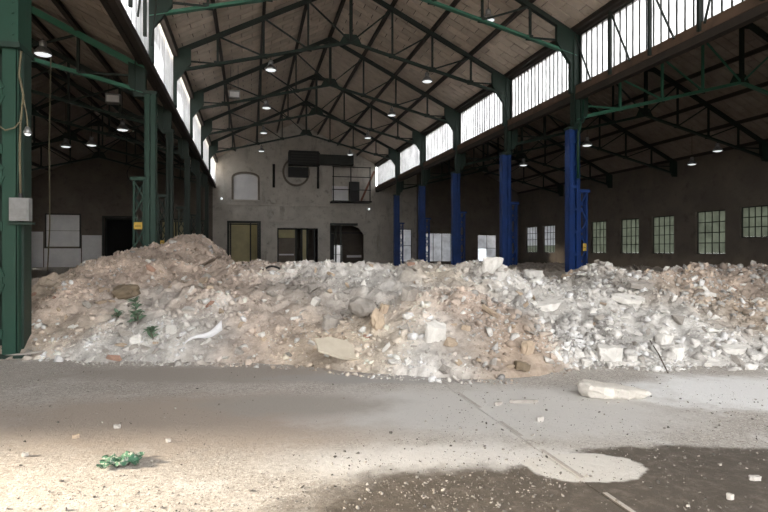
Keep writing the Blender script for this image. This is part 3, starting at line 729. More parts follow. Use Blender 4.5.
MB().span((8.15, 0.2, 0), (8.6, 0.26, 3.3)).build('door_leaf', 'black', d)
d = door_frame('door_4', -13.5, -10.9, 4.7, (-13.4, -11.0), (4.6,), 'black open doorway in the end wall of left aisle')
d = door_frame('door_5', -8.5, -5.7, 4.5, (-8.4, -7.1, -5.8), (4.4,), 'doorway with ochre panel behind the green columns')
MB().span((-7.0, 0.1, 0), (-5.9, 0.14, 4.3)).build('door_leaf', 'ochre', d)
# whitewashed panel and dado of the left aisle
bw = thing('boarded_window', 'white boarded-up window on the end wall of left aisle', 'window', (-17.0, YE - 0.06, 1.9))
for k in range(2): MB().span((-1.4, -0.04, 0.02 + k * 1.5), (1.4, 0.04, 1.48 + k * 1.5)).build('board', 'whitewash', bw)
b = MB(); b.span((-1.5, -0.06, -0.1), (-1.4, 0.06, 3.1)); b.span((1.4, -0.06, -0.1), (1.5, 0.06, 3.1)); b.span((-1.5, -0.06, 3.0), (1.5, 0.06, 3.1)); b.build('window_frame', 'frame', bw)
MB().span((-19.9, YE - 0.05, 0), (-18.7, YE, 3.3)).build('whitewash_dado', 'whitewash', wall)
MB().span((-15.4, YE - 0.05, 0), (-13.7, YE, 3.0)).build('whitewash_dado', 'whitewash', wall)
MB().span((-18.6, YE - 0.05, 0), (-15.5, YE, 1.75)).build('whitewash_dado', 'whitewash', wall)
lp = [(-10.2 + 1.25 * math.cos(a), YE - 0.12, 8.9 + 1.1 * math.sin(a)) for a in np.linspace(0.3, 2 * PI - 0.2, 24)]
tag(MB().tube(lp, 0.05, 6).build('hanging_hose', 'black', None, True), 'dark hose coiled in a loop on the end wall of left aisle', 'hose')
tag(MB().tube([(-6.35, 20.4, 7.9), (-6.4, 20.4, 5), (-6.38, 20.4, 2.4), (-6.45, 20.4, 0.9)], 0.02, 6).build('hanging_cable', 'cable', None, True), 'long thin cable hanging from left aisle truss beside the huge column', 'cable')
# room behind the openings
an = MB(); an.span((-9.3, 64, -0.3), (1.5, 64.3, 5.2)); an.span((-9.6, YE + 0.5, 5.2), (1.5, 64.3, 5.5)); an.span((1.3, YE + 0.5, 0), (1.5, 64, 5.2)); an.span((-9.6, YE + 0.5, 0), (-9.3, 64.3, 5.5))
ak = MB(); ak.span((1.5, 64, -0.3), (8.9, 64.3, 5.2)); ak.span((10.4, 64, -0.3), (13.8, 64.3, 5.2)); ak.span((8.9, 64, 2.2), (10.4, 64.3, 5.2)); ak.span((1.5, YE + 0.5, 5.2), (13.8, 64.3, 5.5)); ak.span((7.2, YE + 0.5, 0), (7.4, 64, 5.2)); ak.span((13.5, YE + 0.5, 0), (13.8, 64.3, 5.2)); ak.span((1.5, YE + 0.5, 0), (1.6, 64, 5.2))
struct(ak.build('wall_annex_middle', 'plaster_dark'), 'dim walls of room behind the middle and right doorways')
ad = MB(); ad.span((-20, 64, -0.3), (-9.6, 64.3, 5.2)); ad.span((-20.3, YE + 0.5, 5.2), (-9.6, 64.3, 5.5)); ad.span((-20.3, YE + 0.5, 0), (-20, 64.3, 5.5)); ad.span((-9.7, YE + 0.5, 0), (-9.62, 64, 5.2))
struct(ad.build('wall_annex_dark', 'black'), 'walls painted black for the darkness of store behind the left aisle')  # gloom of the unlit store put into a black wall colour
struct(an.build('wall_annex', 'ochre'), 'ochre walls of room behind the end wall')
window('bluish window at the back of the room behind the right doorway', 'frost', (8.9, 64.15, 0), (1, 0, 0), 1.5, 2.2, 2, 2)
struct(MB().span((-20, YE + 0.5, -0.3), (13.8, 64.3, -0.02)).build('floor_annex', 'plaster_dark'))
for x, lab in ((-0.6, 'added strip light brightening room behind the left doorway'), (-6.5, 'added strip light brightening room behind the green columns')):  # tube lamps added to brighten the rooms behind the doorways
    r = thing('added_strip_light', lab, 'lamp', (x, 61.0, 5.0)); MB().span((-0.6, -0.08, 0.05), (0.6, 0.08, 0.2)).build('housing', 'grey_metal', r); MB().tube([(-0.58, 0, 0), (0.58, 0, 0)], 0.04).build('tube', 'tube', r)

# ------------------------------------------------------------------ rubble heap
def vnoise(x, y, seed):
    r = np.random.default_rng(seed); T = r.random((256, 256))
    xi = np.floor(x).astype(int); yi = np.floor(y).astype(int); fx = x - xi; fy = y - yi
    fx = fx * fx * (3 - 2 * fx); fy = fy * fy * (3 - 2 * fy)
    g = lambda a, b: T[a % 256, b % 256]
    return (g(xi, yi) * (1 - fx) + g(xi + 1, yi) * fx) * (1 - fy) + (g(xi, yi + 1) * (1 - fx) + g(xi + 1, yi + 1) * fx) * fy - 0.5
def fbm(x, y, sc, octv, seed, gain=0.55):
    s = 0; a = 1.0
    for k in range(octv):
        s = s + a * vnoise(x * sc + 31.7 * k, y * sc + 17.3 * k, seed + k); sc *= 2.05; a *= gain
    return s
BASE = [(-25, 357), (22, 357), (100, 362), (200, 362), (300, 366), (340, 371), (400, 376), (480, 379), (540, 376), (580, 367), (640, 366), (700, 366), (768, 366), (900, 366)]
bX = np.array([(u - 384) / FPX * EYE * FPX / (v - 250) for u, v in BASE]); bF = np.array([EYE * FPX / (v - 250) for u, v in BASE])
CREST = [(-60, 296), (25, 290), (40, 286), (55, 275), (75, 272), (100, 260), (112, 257), (130, 259), (150, 262), (175, 264), (230, 264), (280, 266), (330, 266), (360, 265), (400, 264), (430, 269), (470, 266), (488, 264), (505, 275), (530, 279), (565, 284), (585, 280), (610, 270), (625, 270), (645, 275), (700, 273), (768, 274), (900, 276)]
FC = 11.6
cX = np.array([(u - 384) / FPX * FC for u, v in CREST]); cZ = np.array([EYE - (v - 250) / FPX * FC for u, v in CREST])
def H(X, F):
    X = np.asarray(X, float); F = np.asarray(F, float)
    Xs = X / F * 8.0                                   # base line follows the heap's foot
    fb = np.interp(Xs, bX / bF * 8.0, bF) + 0.18 * fbm(X, F * 0 + 3.3, 1.1, 3, 91)
    wd = 3.9 + 0.7 * fbm(X, F * 0 + 1.0, 0.45, 2, 77)
    zc = np.interp(X, cX, cZ)
    t = (F - fb) / wd
    tt = np.clip(t, 0, 1)
    prof = tt ** 0.8 * (1 - 0.06 * np.sin(tt * PI)) * (1 - np.clip(tt - 0.9, 0, 1))
    prof = np.where(t < 1, prof / 0.9, 1.0)
    z = zc * np.minimum(prof, 1.02)
    # toe shoulders: a second heap in front, right of centre
    z = z + 0.34 * np.exp(-((X - 0.95) / 0.9) ** 2 - ((F - 8.3) / 0.9) ** 2)
    z = z + 0.22 * np.exp(-((X + 2.2) / 1.0) ** 2 - ((F - 9.3) / 0.9) ** 2)
    z = z - 0.20 * np.exp(-((X + 0.55) / 0.35) ** 2 - ((F - 9.2) / 0.55) ** 2)
    z = z - 0.16 * np.exp(-((X - 2.6) / 0.3) ** 2 - ((F - 9.0) / 0.9) ** 2)
    back = np.clip((F - fb - wd) / 4.5, 0, 1); back = back * back * (3 - 2 * back)
    far = 0.72 + 0.35 * fbm(X, F, 0.25, 3, 41)
    z = z * (1 - back) + far * back
    z = z + 0.95 * np.exp(-((X + 4.75) / 0.95) ** 2 - ((F - 14.2) / 1.4) ** 2)       # pink mound behind
    z = z + 0.25 * np.exp(-((X - 8.5) / 2.0) ** 2 - ((F - 17) / 1.5) ** 2)
    env = np.clip(t * 2.5, 0, 1)
    z = z + env * (0.26 * fbm(X, F, 0.9, 4, 11) + 0.22 * np.abs(fbm(X, F, 2.6, 4, 23)) - 0.085 + 0.09 * np.abs(fbm(X, F, 8, 3, 31)))
    edge = np.clip((34 - F) / 3, 0, 1)
    z = np.where(t > 0, z * edge, -0.08)
    z = np.where((t > 0) & (z < 0.005), 0.005, z)
    return z
def W2(X, F): return X * CC + F * SS, -X * SS + F * CC
def P(u, v):
    """first hit of the sight line on the heap or the floor (X, F, z)"""
    k = (u - 384) / FPX; q = (250 - v) / FPX
    F = np.arange(3.0, 32, 0.01); hz = np.maximum(H(k * F, F), 0); z = EYE + q * F
    i = np.argmax(z <= hz) if np.any(z <= hz) else len(F) - 1
    return k * F[i], F[i], float(hz[i])
BLOBS = []
def blob(u, v, r, c, wgt=1.0):
    X, F, z = P(u, v); BLOBS.append((X, F, r, c, wgt))
PINK, BRN, WHT, TAN, GRY = (0.52, 0.42, 0.35), (0.40, 0.315, 0.245), (0.67, 0.655, 0.63), (0.58, 0.49, 0.385), (0.45, 0.425, 0.39)
for a in ((70, 300, 1.1, PINK), (150, 272, 1.0, PINK), (190, 258, 1.6, PINK, 2), (280, 322, 0.9, PINK, 1.2), (240, 290, 0.8, PINK), (320, 340, 0.6, TAN), (310, 300, 0.7, GRY), (345, 305, 0.5, BRN),
          (60, 330, 0.6, TAN), (95, 345, 0.7, WHT, 1.3), (190, 335, 0.8, WHT, 1.3), (140, 300, 0.6, WHT), (45, 285, 0.6, TAN), (365, 283, 0.8, WHT, 1.5), (310, 270, 0.8, WHT), (430, 352, 0.55, WHT, 1.6),
          (390, 340, 0.45, TAN), (470, 305, 0.6, PINK, 1.2), (520, 335, 0.55, BRN, 1.6), (505, 360, 0.5, BRN, 1.2), (480, 335, 0.4, GRY, 1.2), (490, 320, 0.4, PINK, 1.3), (590, 300, 1.1, WHT, 1.5), (640, 345, 0.9, WHT, 1.4), (560, 335, 0.5, WHT, 1.2), (680, 330, 0.9, WHT, 1.2), (740, 350, 0.7, WHT),
          (735, 300, 1.0, TAN, 1.2), (715, 280, 1.0, PINK, 1.2), (760, 285, 1.2, PINK), (640, 290, 0.7, GRY), (500, 272, 0.8, WHT, 1.2), (450, 272, 0.6, TAN), (540, 285, 0.8, GRY)): blob(*a)
def zone(X, F):
    X = np.asarray(X, float); F = np.asarray(F, float)
    c = np.zeros(X.shape + (3,)); ws = np.full(X.shape, 0.12); c += 0.12 * np.array((0.47, 0.42, 0.365))
    dx = X + 0.25 * fbm(X, F, 1.5, 3, 5) * 2; df = F + 0.25 * fbm(X, F, 1.5, 3, 55) * 2
    for bx_, bf_, r, cc, wg in BLOBS:
        w_ = wg * np.exp(-((dx - bx_) / r) ** 2 - ((df - bf_) / (r * 1.1)) ** 2); ws = ws + w_; c = c + w_[..., None] * np.array(cc)
    c = c / ws[..., None]
    n = fbm(X, F, 3.0, 4, 66); c = c * (1 + 0.55 * n)[..., None]
    n2 = np.clip(fbm(X, F, 0.9, 3, 166) * 2.2, 0, 1); c = c * (1 - 0.3 * n2)[..., None]
    return np.clip(c, 0.05, 0.9)
def set_col(me, cols):
    a = me.color_attributes.new('Col', 'FLOAT_COLOR', 'POINT')
    a.data.foreach_set('color', np.concatenate([cols, np.ones((len(cols), 1))], 1).astype(np.float32).ravel())
def grid_mesh(xs, fs, name):
    XX, FF = np.meshgrid(xs, fs); Z = H(XX, FF)
    jx = XX; jf = FF
    wx, wy = W2(jx, jf)
    v = np.stack([wx, wy, Z], -1).reshape(-1, 3)
    ny, nx = XX.shape
    idx = np.arange(ny * nx).reshape(ny, nx)
    q = np.stack([idx[:-1, :-1], idx[:-1, 1:], idx[1:, 1:], idx[1:, :-1]], -1).reshape(-1, 4)
    keep = (Z.ravel()[q] > -0.05).any(1)
    q = q[keep]
    used_ = np.unique(q); remap = -np.ones(len(v), int); remap[used_] = np.arange(len(used_)); q = remap[q]; v = v[used_]
    me = bpy.data.meshes.new(name); me.vertices.add(len(v)); me.vertices.foreach_set('co', v.astype(np.float32).ravel())
    me.loops.add(q.size); me.loops.foreach_set('vertex_index', q.astype(np.int32).ravel())
    me.polygons.add(len(q)); me.polygons.foreach_set('loop_start', np.arange(0, q.size, 4, dtype=np.int32))
    me.update(calc_edges=True); me.validate()
    me.polygons.foreach_set('use_smooth', [True] * len(me.polygons))
    set_col(me, zone(XX.ravel()[used_], FF.ravel()[used_]))
    me.materials.append(M['rubble']); return me
near = grid_mesh(np.arange(-9.2, 11.5, 0.04), np.concatenate([np.arange(6.3, 12.6, 0.035), np.arange(12.6, 16.2, 0.08), np.arange(16.2, 36, 0.25)]), 'rubble_heap')
heap = tag(link('rubble_heap', near), 'long heap of pale demolition rubble and earth across the hall', 'rubble', kind='stuff')

# stones of the heap
def hull(seed, box=(1, 1, 1), n=12, blocky=0.5):
    r = random.Random(seed); bm = bmesh.new()
    for k in range(n):
        p = Vector([r.uniform(-1, 1) for _ in range(3)])
        m_ = max(abs(c) for c in p); p = p * (1 - blocky) + (p / m_) * blocky
        if r.random() < 0.7: p = p / max(abs(c) for c in p) * r.uniform(0.8, 1)
        bm.verts.new((p.x * box[0], p.y * box[1], p.z * box[2]))
    res = bmesh.ops.convex_hull(bm, input=bm.verts)
    dead = [e for e in res['geom_interior'] if isinstance(e, bmesh.types.BMVert)]
    bmesh.ops.delete(bm, geom=dead, context='VERTS')
    bmesh.ops.triangulate(bm, faces=bm.faces); bmesh.ops.recalc_face_normals(bm, faces=bm.faces)
    bm.verts.index_update()
    v = np.array([q.co[:] for q in bm.verts]); f = np.array([[q.index for q in t.verts] for t in bm.faces]); bm.free()
    return v, f
TPL = [hull(100 + k, (1, random.uniform(0.55, 1), random.uniform(0.4, 0.8)), 11, random.uniform(0.3, 0.8)) for k in range(40)]
def rotmats(n, tilt=1.0):
    a = rng.uniform(0, 2*PI, n); b = rng.normal(0, tilt, n); c = rng.normal(0, tilt, n)
    ca, sa, cb_, sb, c_, sc = np.cos(a), np.sin(a), np.cos(b), np.sin(b), np.cos(c), np.sin(c)
    z = np.zeros(n); o = np.ones(n)
    Rz = np.stack([ca, -sa, z, sa, ca, z, z, z, o], -1).reshape(n, 3, 3)
    Rx = np.stack([o, z, z, z, cb_, -sb, z, sb, cb_], -1).reshape(n, 3, 3)
    Ry = np.stack([c_, z, sc, z, o, z, -sc, z, c_], -1).reshape(n, 3, 3)
    return Rz @ Rx @ Ry
def stone_field(name, pos, size, cols, m, parent=None):
    n = len(pos); R = rotmats(n, 0.7); pick = rng.integers(0, len(TPL), n)
    V = []; Fc = []; C = []; off = 0
    for k, (tv, tf) in enumerate(TPL):
        ii = np.where(pick == k)[0]
        if not len(ii): continue
        vv = np.einsum('nij,vj->nvi', R[ii], tv) * size[ii][:, None, None] + pos[ii][:, None, :]
        V.append(vv.reshape(-1, 3)); Fc.append((tf[None] + (np.arange(len(ii)) * len(tv))[:, None, None] + off).reshape(-1, 3))
        C.append(np.repeat(cols[ii], len(tv), 0)); off += len(ii) * len(tv)
    V = np.concatenate(V); Fc = np.concatenate(Fc); C = np.concatenate(C)
    me = bpy.data.meshes.new(name); me.vertices.add(len(V)); me.vertices.foreach_set('co', V.astype(np.float32).ravel())
    me.loops.add(Fc.size); me.loops.foreach_set('vertex_index', Fc.astype(np.int32).ravel())
    me.polygons.add(len(Fc)); me.polygons.foreach_set('loop_start', np.arange(0, Fc.size, 3, dtype=np.int32)); me.update(calc_edges=True)
    set_col(me, C); me.materials.append(M[m]); return link(name, me, parent)
N = 105000
X = rng.uniform(-8.5, 10.5, N); Fh = 6.3 + rng.random(N) ** 1.15 * 8.5
clump = fbm(X, Fh, 1.3, 3, 201)
ok = rng.random(N) < np.clip(0.55 + 1.7 * clump, 0.12, 1); X, Fh = X[ok], Fh[ok]
z = H(X, Fh)
toe = (z <= 0.004) & (H(X, Fh + 0.28) > 0.004) & (rng.random(len(X)) < 0.55)      # debris rolled out from the foot
ok = (z > 0.004) | toe; X, Fh, z = X[ok], Fh[ok], np.maximum(z[ok], 0)
size = np.clip(0.0095 * (1 - rng.random(len(X))) ** (-0.52), 0.0095, 0.075) * (1 + 0.4 * np.clip((X - 0.5) / 2.0, 0, 1))
cols = zone(X, Fh); g_ = rng.random(len(X))[:, None]
grey = cols.mean(1, keepdims=True)
rt = np.clip((X - 0.5) / 2.0, 0, 1)[:, None]                # the right part is broken concrete, the left mostly earth
cols = np.where(g_ < 0.15 + 0.3 * rt, grey * np.array([[1.3, 1.27, 1.22]]), cols * 1.03) * (1 + rng.uniform(-1, 1, (len(X), 1)) * (0.22 + 0.16 * rt))
cols = np.clip(cols, 0.05, 0.72)
wx, wy = W2(X, Fh)
so_ = stone_field('rubble_stones', np.stack([wx, wy, z + size * 0.15], -1), size, cols, 'stones', heap)
tag(so_, kind='stuff')
# grit on the open floor
N = 9000
u_ = rng.uniform(-30, 800, N); v_ = 372 + 160 * rng.random(N) ** 0.8
F_ = EYE * FPX / (v_ - 250); X_ = (u_ - 384) / FPX * F_
hz = H(X_, F_); cl = fbm(X_, F_, 1.1, 3, 301)
ok = (hz < 0) & (rng.random(N) < np.clip(0.28 + 1.6 * cl + 0.3 * (X_ > 0.4) + 0.5 * (H(X_, F_ + 0.9) > 0), 0.03, 1)); X_, F_ = X_[ok], F_[ok]
sz = np.clip(0.0035 * (1 - rng.random(len(X_))) ** (-0.42), 0.0035, 0.016)
gc = np.array((0.33, 0.305, 0.27))[None] * rng.choice([0.35, 0.5, 0.8, 1.0, 1.3], (len(X_), 1))
wx, wy = W2(X_, F_)
tag(stone_field('floor_grit', np.stack([wx, wy, sz * 0.25], -1), sz, gc, 'stones'), 'fine stone grit scattered over the open floor', 'grit', kind='stuff')

# larger chunks, each its own object
def tpl_mesh(v, f, m, name):
    me = bpy.data.meshes.new(name); me.from_pydata(v.tolist(), [], f.tolist()); me.materials.append(M[m]); return me
CM = {m: [tpl_mesh(*TPL[k], m, 'concrete_chunk') for k in range(0, 40, 3)] for m in ('conc_white', 'conc_grey', 'conc_tan', 'brick')}
WORD = {'conc_white': 'white concrete chunk', 'conc_grey': 'grey concrete chunk', 'conc_tan': 'tan mortar chunk', 'brick': 'broken brick piece'}
cnt = 0; tries = 0
pts = []; LAB = {}
ZN = [(130, 'far left end of heap'), (250, 'left slope around weed'), (380, 'slope above leaning board'), (500, 'slope around white block'), (600, 'slope below blue columns'), (690, 'slope behind floor slab'), (900, 'far right end of heap')]
ORDL = ['leftmost', 'second', 'third', 'fourth', 'fifth', 'sixth', 'seventh', 'eighth', 'ninth', 'tenth', 'eleventh', 'twelfth', 'thirteenth', 'fourteenth', 'fifteenth', 'sixteenth']
while cnt < 215 and tries < 4000:
    tries += 1
    u0 = random.uniform(26, 768); v0 = random.uniform(262, 372)
    X0, F0, z0 = P(u0, v0)
    if z0 <= 0.01 or F0 > 15: continue
    if any((X0 - a) ** 2 + (F0 - b) ** 2 < (0.16) ** 2 for a, b in pts): continue
    right = u0 > 545
    if random.random() > (1.0 if right else 0.55 if v0 > 290 else 0.5): continue
    pts.append((X0, F0))
    m = random.choices(['conc_white', 'conc_grey', 'conc_tan', 'brick'], [6, 2.5, 1.0, 0.05] if right else [3, 3, 2.2, 0.4])[0]
    s = random.uniform(0.055, 0.10) * (1.4 if random.random() < 0.22 else 1)
    o = link('concrete_chunk' if m != 'brick' else 'brick_fragment', random.choice(CM[m])); wx, wy = W2(X0, F0)
    o.location = (wx, wy, z0 + s * 0.12); o.scale = (s, s * random.uniform(0.7, 1), s * random.uniform(0.6, 0.95)); o.rotation_euler = (random.gauss(0, .5), random.gauss(0, .5), random.uniform(0, 6.3))
    zn = [n_ for lim, n_ in ZN if u0 < lim][0]
    hn = 'low on' if z0 < 0.45 else 'midway up' if z0 < 0.95 else 'on crest of'
    LAB.setdefault((WORD[m], hn, zn), []).append((u0, o))
    cnt += 1

for (wd_, hn, zn), lst in LAB.items():
    lst.sort(key=lambda q: q[0])
    for k, (u0, o) in enumerate(lst):
        tag(o, '%s %s the %s' % (wd_, hn, zn) + ('' if len(lst) == 1 else ', leftmost' if k == 0 else ', %s from left' % ORDL[min(k, 15)]), 'rubble piece', 'rubble pieces on the ' + zn)
def slab_mesh(name, m, dims, seed, jag=0.18, bev=0.015, n=9):
    """broken slab: an irregular outline of given length and width, with thickness and chipped edges"""
    r = random.Random(seed); bm = bmesh.new(); L, Wd, T = dims
    ring = []
    for k in range(n):
        a = 2 * PI * k / n + r.uniform(-0.2, 0.2)
        cx, sy = math.cos(a), math.sin(a); q = max(abs(cx), abs(sy)); p = (cx / q * 0.7 + cx * 0.3, sy / q * 0.7 + sy * 0.3)
        ring.append((p[0] * L / 2 * r.uniform(1 - jag, 1), p[1] * Wd / 2 * r.uniform(1 - jag, 1)))
    lo = [bm.verts.new((x * r.uniform(0.9, 1.02), y * r.uniform(0.9, 1.02), -T / 2 + r.uniform(-.05, .05) * T)) for x, y in ring]
    hi = [bm.verts.new((x, y, T / 2 + r.uniform(-.12, .12) * T)) for x, y in ring]
    bm.faces.new(hi); bm.faces.new(lo[::-1])
    for k in range(n): bm.faces.new((lo[k], lo[(k + 1) % n], hi[(k + 1) % n], hi[k]))
    bmesh.ops.triangulate(bm, faces=bm.faces)
    bmesh.ops.subdivide_edges(bm, edges=bm.edges, cuts=2, use_grid_fill=True)
    for v in bm.verts:
        v.co += Vector((r.uniform(-1, 1), r.uniform(-1, 1), r.uniform(-1, 1))) * min(T, Wd) * 0.06
    bmesh.ops.recalc_face_normals(bm, faces=bm.faces)
    me = bpy.data.meshes.new(name); bm.to_mesh(me); bm.free(); me.materials.append(M[m]); return me
def place(o, u, v, dz=0, rot=(0, 0, 0)):
    X, F, z = P(u, v); wx, wy = W2(X, F); o.location = (wx, wy, z + dz); o.rotation_euler = (rot[0], rot[1], rot[2] - YAW); return o
def chunk(name, u, v, dims, m, label, rot=(0, 0, 0), dz=0.0, seed=1, cat='rubble piece', **k):
    o = link(name, slab_mesh(name, m, dims, seed, **k)); place(o, u, v, dz, rot); return tag(o, label, cat)
# on the floor in front
def long_slab():
    top = [(-0.37, -0.02), (-0.35, 0.11), (-0.24, 0.15), (-0.08, 0.13), (0.06, 0.145), (0.20, 0.08), (0.31, 0.06), (0.375, -0.02), (0.33, -0.08), (0.22, -0.10), (0.12, -0.15), (-0.02, -0.12), (-0.14, -0.155), (-0.28, -0.12)]
    bm = bmesh.new(); r = random.Random(5); rings = []
    for sc, zf in ((0.86, 0.0), (1.0, 0.3), (1.02, 0.62), (0.95, 0.9), (0.84, 1.0)):
        rings.append([bm.verts.new((x * sc * r.uniform(0.97, 1.03), y * sc * r.uniform(0.92, 1.06), (0.155 - 0.075 * (x + 0.37) / 0.75 + r.uniform(-.006, .006)) * zf)) for x, y in top])
    n = len(top)
    for a, b in zip(rings[:-1], rings[1:]):
        for k in range(n): bm.faces.new((a[k], b[k], b[(k + 1) % n], a[(k + 1) % n]))
    for ring, z in ((rings[0], 0), (rings[-1], None)):
        c = bm.verts.new((0, 0, 0 if z == 0 else 0.125))
        for k in range(n): bm.faces.new((ring[k], ring[(k + 1) % n], c))
    bmesh.ops.subdivide_edges(bm, edges=bm.edges, cuts=1, use_grid_fill=True)
    for v in bm.verts: v.co += Vector((r.uniform(-1, 1), r.uniform(-1, 1), r.uniform(-.6, .6))) * 0.007
    bmesh.ops.recalc_face_normals(bm, faces=bm.faces)
    me = bpy.data.meshes.new('concrete_slab'); bm.to_mesh(me); bm.free(); me.materials.append(M['conc_slab']); return me
o = link('concrete_slab', long_slab()); place(o, 613, 397, 0.005, (0, 0, -0.12)); tag(o, 'long pale broken concrete slab lying alone on the floor', 'rubble piece')
chunk('stone_block', 540, 421, (0.08, 0.05, 0.04), 'conc_pale', 'small white stone on the floor beside the joint strip', (0, 0, 0.4), 0.02, 4)
chunk('timber_scrap', 523, 403, (0.34, 0.04, 0.03), 'conc_grey', 'short grey stick lying on the floor left of the slab', (0, 0, 0.05), 0.015, 5)
chunk('timber_scrap', 498, 405, (0.10, 0.05, 0.03), 'conc_grey', 'small flat grey scrap on the floor left of the stick', (0, 0, 0.4), 0.015, 6)
chunk('stone_block', 755, 480, (0.09, 0.05, 0.03), 'conc_pale', 'flat white stone in the dark wet patch at right', (0, 0, 0.1), 0.012, 7)
chunk('stone_block', 730, 499, (0.05, 0.04, 0.035), 'conc_pale', 'small white stone low in the dark wet patch', (0, 0, 0.5), 0.015, 8)
chunk('stone_block', 117, 428, (0.07, 0.05, 0.03), 'conc_pale', 'small white stone on bare floor at left', (0, 0, 0.2), 0.012, 9)
chunk('stone_block', 25, 456, (0.05, 0.04, 0.03), 'conc_pale', 'small white stone at the far left of the floor', (0, 0, 0.6), 0.012, 10)
chunk('stone_block', 76, 438, (0.06, 0.05, 0.03), 'conc_tan', 'small tan stone on bare floor at left', (0, 0, 0.9), 0.012, 11)
chunk('stone_block', 168, 442, (0.04, 0.04, 0.025), 'conc_pale', 'tiny white stone beyond the green rag', (0, 0, 0.9), 0.012, 12)
# on the heap
chunk('concrete_block', 435, 338, (0.30, 0.24, 0.26), 'conc_white', 'squarish white concrete block in the middle of the heap', (0.25, 0.05, 0.15), 0.05, 21, jag=0.08, n=8)
chunk('broken_board', 340, 359, (0.72, 0.5, 0.03), 'board', 'tan broken board leaning at the foot of the heap', (0.5, 0.22, 0.45), 0.13, 22, n=7)
chunk('plaster_lump', 384, 313, (0.14, 0.12, 0.14), 'conc_tan', 'small tan plaster lump above the upright one', (0.3, 0.2, 0.7), 0.05, 24)
chunk('concrete_slab', 548, 309, (0.66, 0.40, 0.12), 'conc_white', 'pale slab jutting from the heap below nearest blue column', (0.15, -0.12, 0.2), 0.06, 26, n=10)
chunk('concrete_slab', 628, 302, (0.60, 0.30, 0.10), 'conc_white', 'pale slab high on the right part of the heap', (0.3, 0.1, -0.1), 0.05, 27, n=9)
chunk('concrete_block', 609, 357, (0.38, 0.26, 0.17), 'conc_white', 'broad white block at the heap foot behind floor slab', (0.1, 0, -0.15), 0.06, 28, n=9)
chunk('concrete_block', 676, 358, (0.20, 0.18, 0.17), 'conc_white', 'white block at the foot of the right part of the heap', (0.1, 0.1, 0.3), 0.06, 29)
chunk('concrete_block', 664, 342, (0.26, 0.2, 0.16), 'conc_white', 'pale block above and left of white foot block', (0.3, 0.1, 0.5), 0.05, 30)
chunk('concrete_slab', 640, 288, (0.52, 0.25, 0.10), 'conc_grey', 'grey slab near the crest of the right part', (0.2, 0.05, 0.1), 0.05, 31)
chunk('concrete_block', 492, 270, (0.42, 0.3, 0.28), 'conc_white', 'white boulder on the crest before the second blue column', (0.1, 0.1, 0.4), 0.08, 32)
chunk('concrete_block', 533, 277, (0.42, 0.25, 0.14), 'conc_white', 'flat white block on the crest between the blue columns', (0.1, 0, 0.1), 0.06, 33)
chunk('concrete_block', 500, 279, (0.22, 0.2, 0.14), 'conc_white', 'small white block just below the crest boulder', (0.1, 0, 0.7), 0.05, 34)
chunk('concrete_block', 410, 298, (0.28, 0.2, 0.18), 'conc_grey', 'grey block with dark hollow in the heap centre', (0.2, 0, 0.3), 0.05, 35)
chunk('concrete_block', 332, 326, (0.3, 0.22, 0.2), 'conc_grey', 'dull grey lump above the leaning board', (0.2, 0, 0.9), 0.05, 37, n=10)
chunk('concrete_block', 528, 352, (0.2, 0.14, 0.14), 'conc_tan', 'tan block low in the brown part of the heap', (0.2, 0, 0.5), 0.05, 38)
chunk('concrete_block', 522, 369, (0.24, 0.16, 0.09), 'conc_brown', 'flat dark clod at the very foot of the brown part', (0.1, 0.2, 0.5), 0.03, 39)
chunk('concrete_block', 587, 366, (0.14, 0.12, 0.08), 'conc_white', 'small white piece left of the broad foot block', (0.1, 0, 0.5), 0.04, 40)
chunk('concrete_block', 632, 361, (0.16, 0.1, 0.08), 'conc_white', 'small white piece right of the broad foot block', (0.1, 0, 0.2), 0.04, 41)
chunk('concrete_slab', 735, 352, (0.5, 0.2, 0.08), 'conc_white', 'pale flat slab low on the heap at far right', (0.3, 0, 0.1), 0.04, 42)
chunk('concrete_slab', 135, 345, (0.16, 0.2, 0.06), 'conc_white', 'pale flat chip below the green weed', (0.7, 0.2, 0.3), 0.05, 43)
chunk('concrete_slab', 490, 315, (0.34, 0.07, 0.05), 'conc_tan', 'pinkish tan splinter in the brown slope', (0.2, 0.5, -0.6), 0.05, 44)
def lump(name, u, v, dims, m, label, dz, seed, amt=0.22):
    bm = bmesh.new(); bmesh.ops.create_icosphere(bm, subdivisions=3, radius=0.5); r = random.Random(seed)
    ks = [(Vector([r.gauss(0, 1) for _ in range(3)]) * (2.2 + 1.2 * k), r.uniform(0, 6.3), amt / (1 + 0.5 * k)) for k in range(7)]
    for q in bm.verts:
        p = q.co.copy(); q.co *= 1 + sum(a * math.sin(d.dot(p) * 2 + ph) for d, ph, a in ks) * 0.55
        q.co += Vector((r.uniform(-1, 1), r.uniform(-1, 1), r.uniform(-1, 1))) * 0.02
        q.co.x *= dims[0]; q.co.y *= dims[1]; q.co.z *= dims[2]
    me = bpy.data.meshes.new(name); bm.to_mesh(me); bm.free(); me.materials.append(M[m])
    o = link(name, me); place(o, u, v, dz, (0.1, 0.15, seed)); return tag(o, label, 'rubble piece')
lump('earth_clod', 126, 296, (0.44, 0.34, 0.28), 'conc_brown', 'round brown earth clod above the green weed', 0.05, 3)
lump('plaster_lump', 377, 326, (0.2, 0.2, 0.38), 'conc_tan', 'upright tan plaster lump left of the white block', 0.07, 4)
lump('concrete_block', 362, 310, (0.5, 0.36, 0.3), 'conc_grey', 'rounded grey-brown lump left of the tan plaster', 0.03, 5)
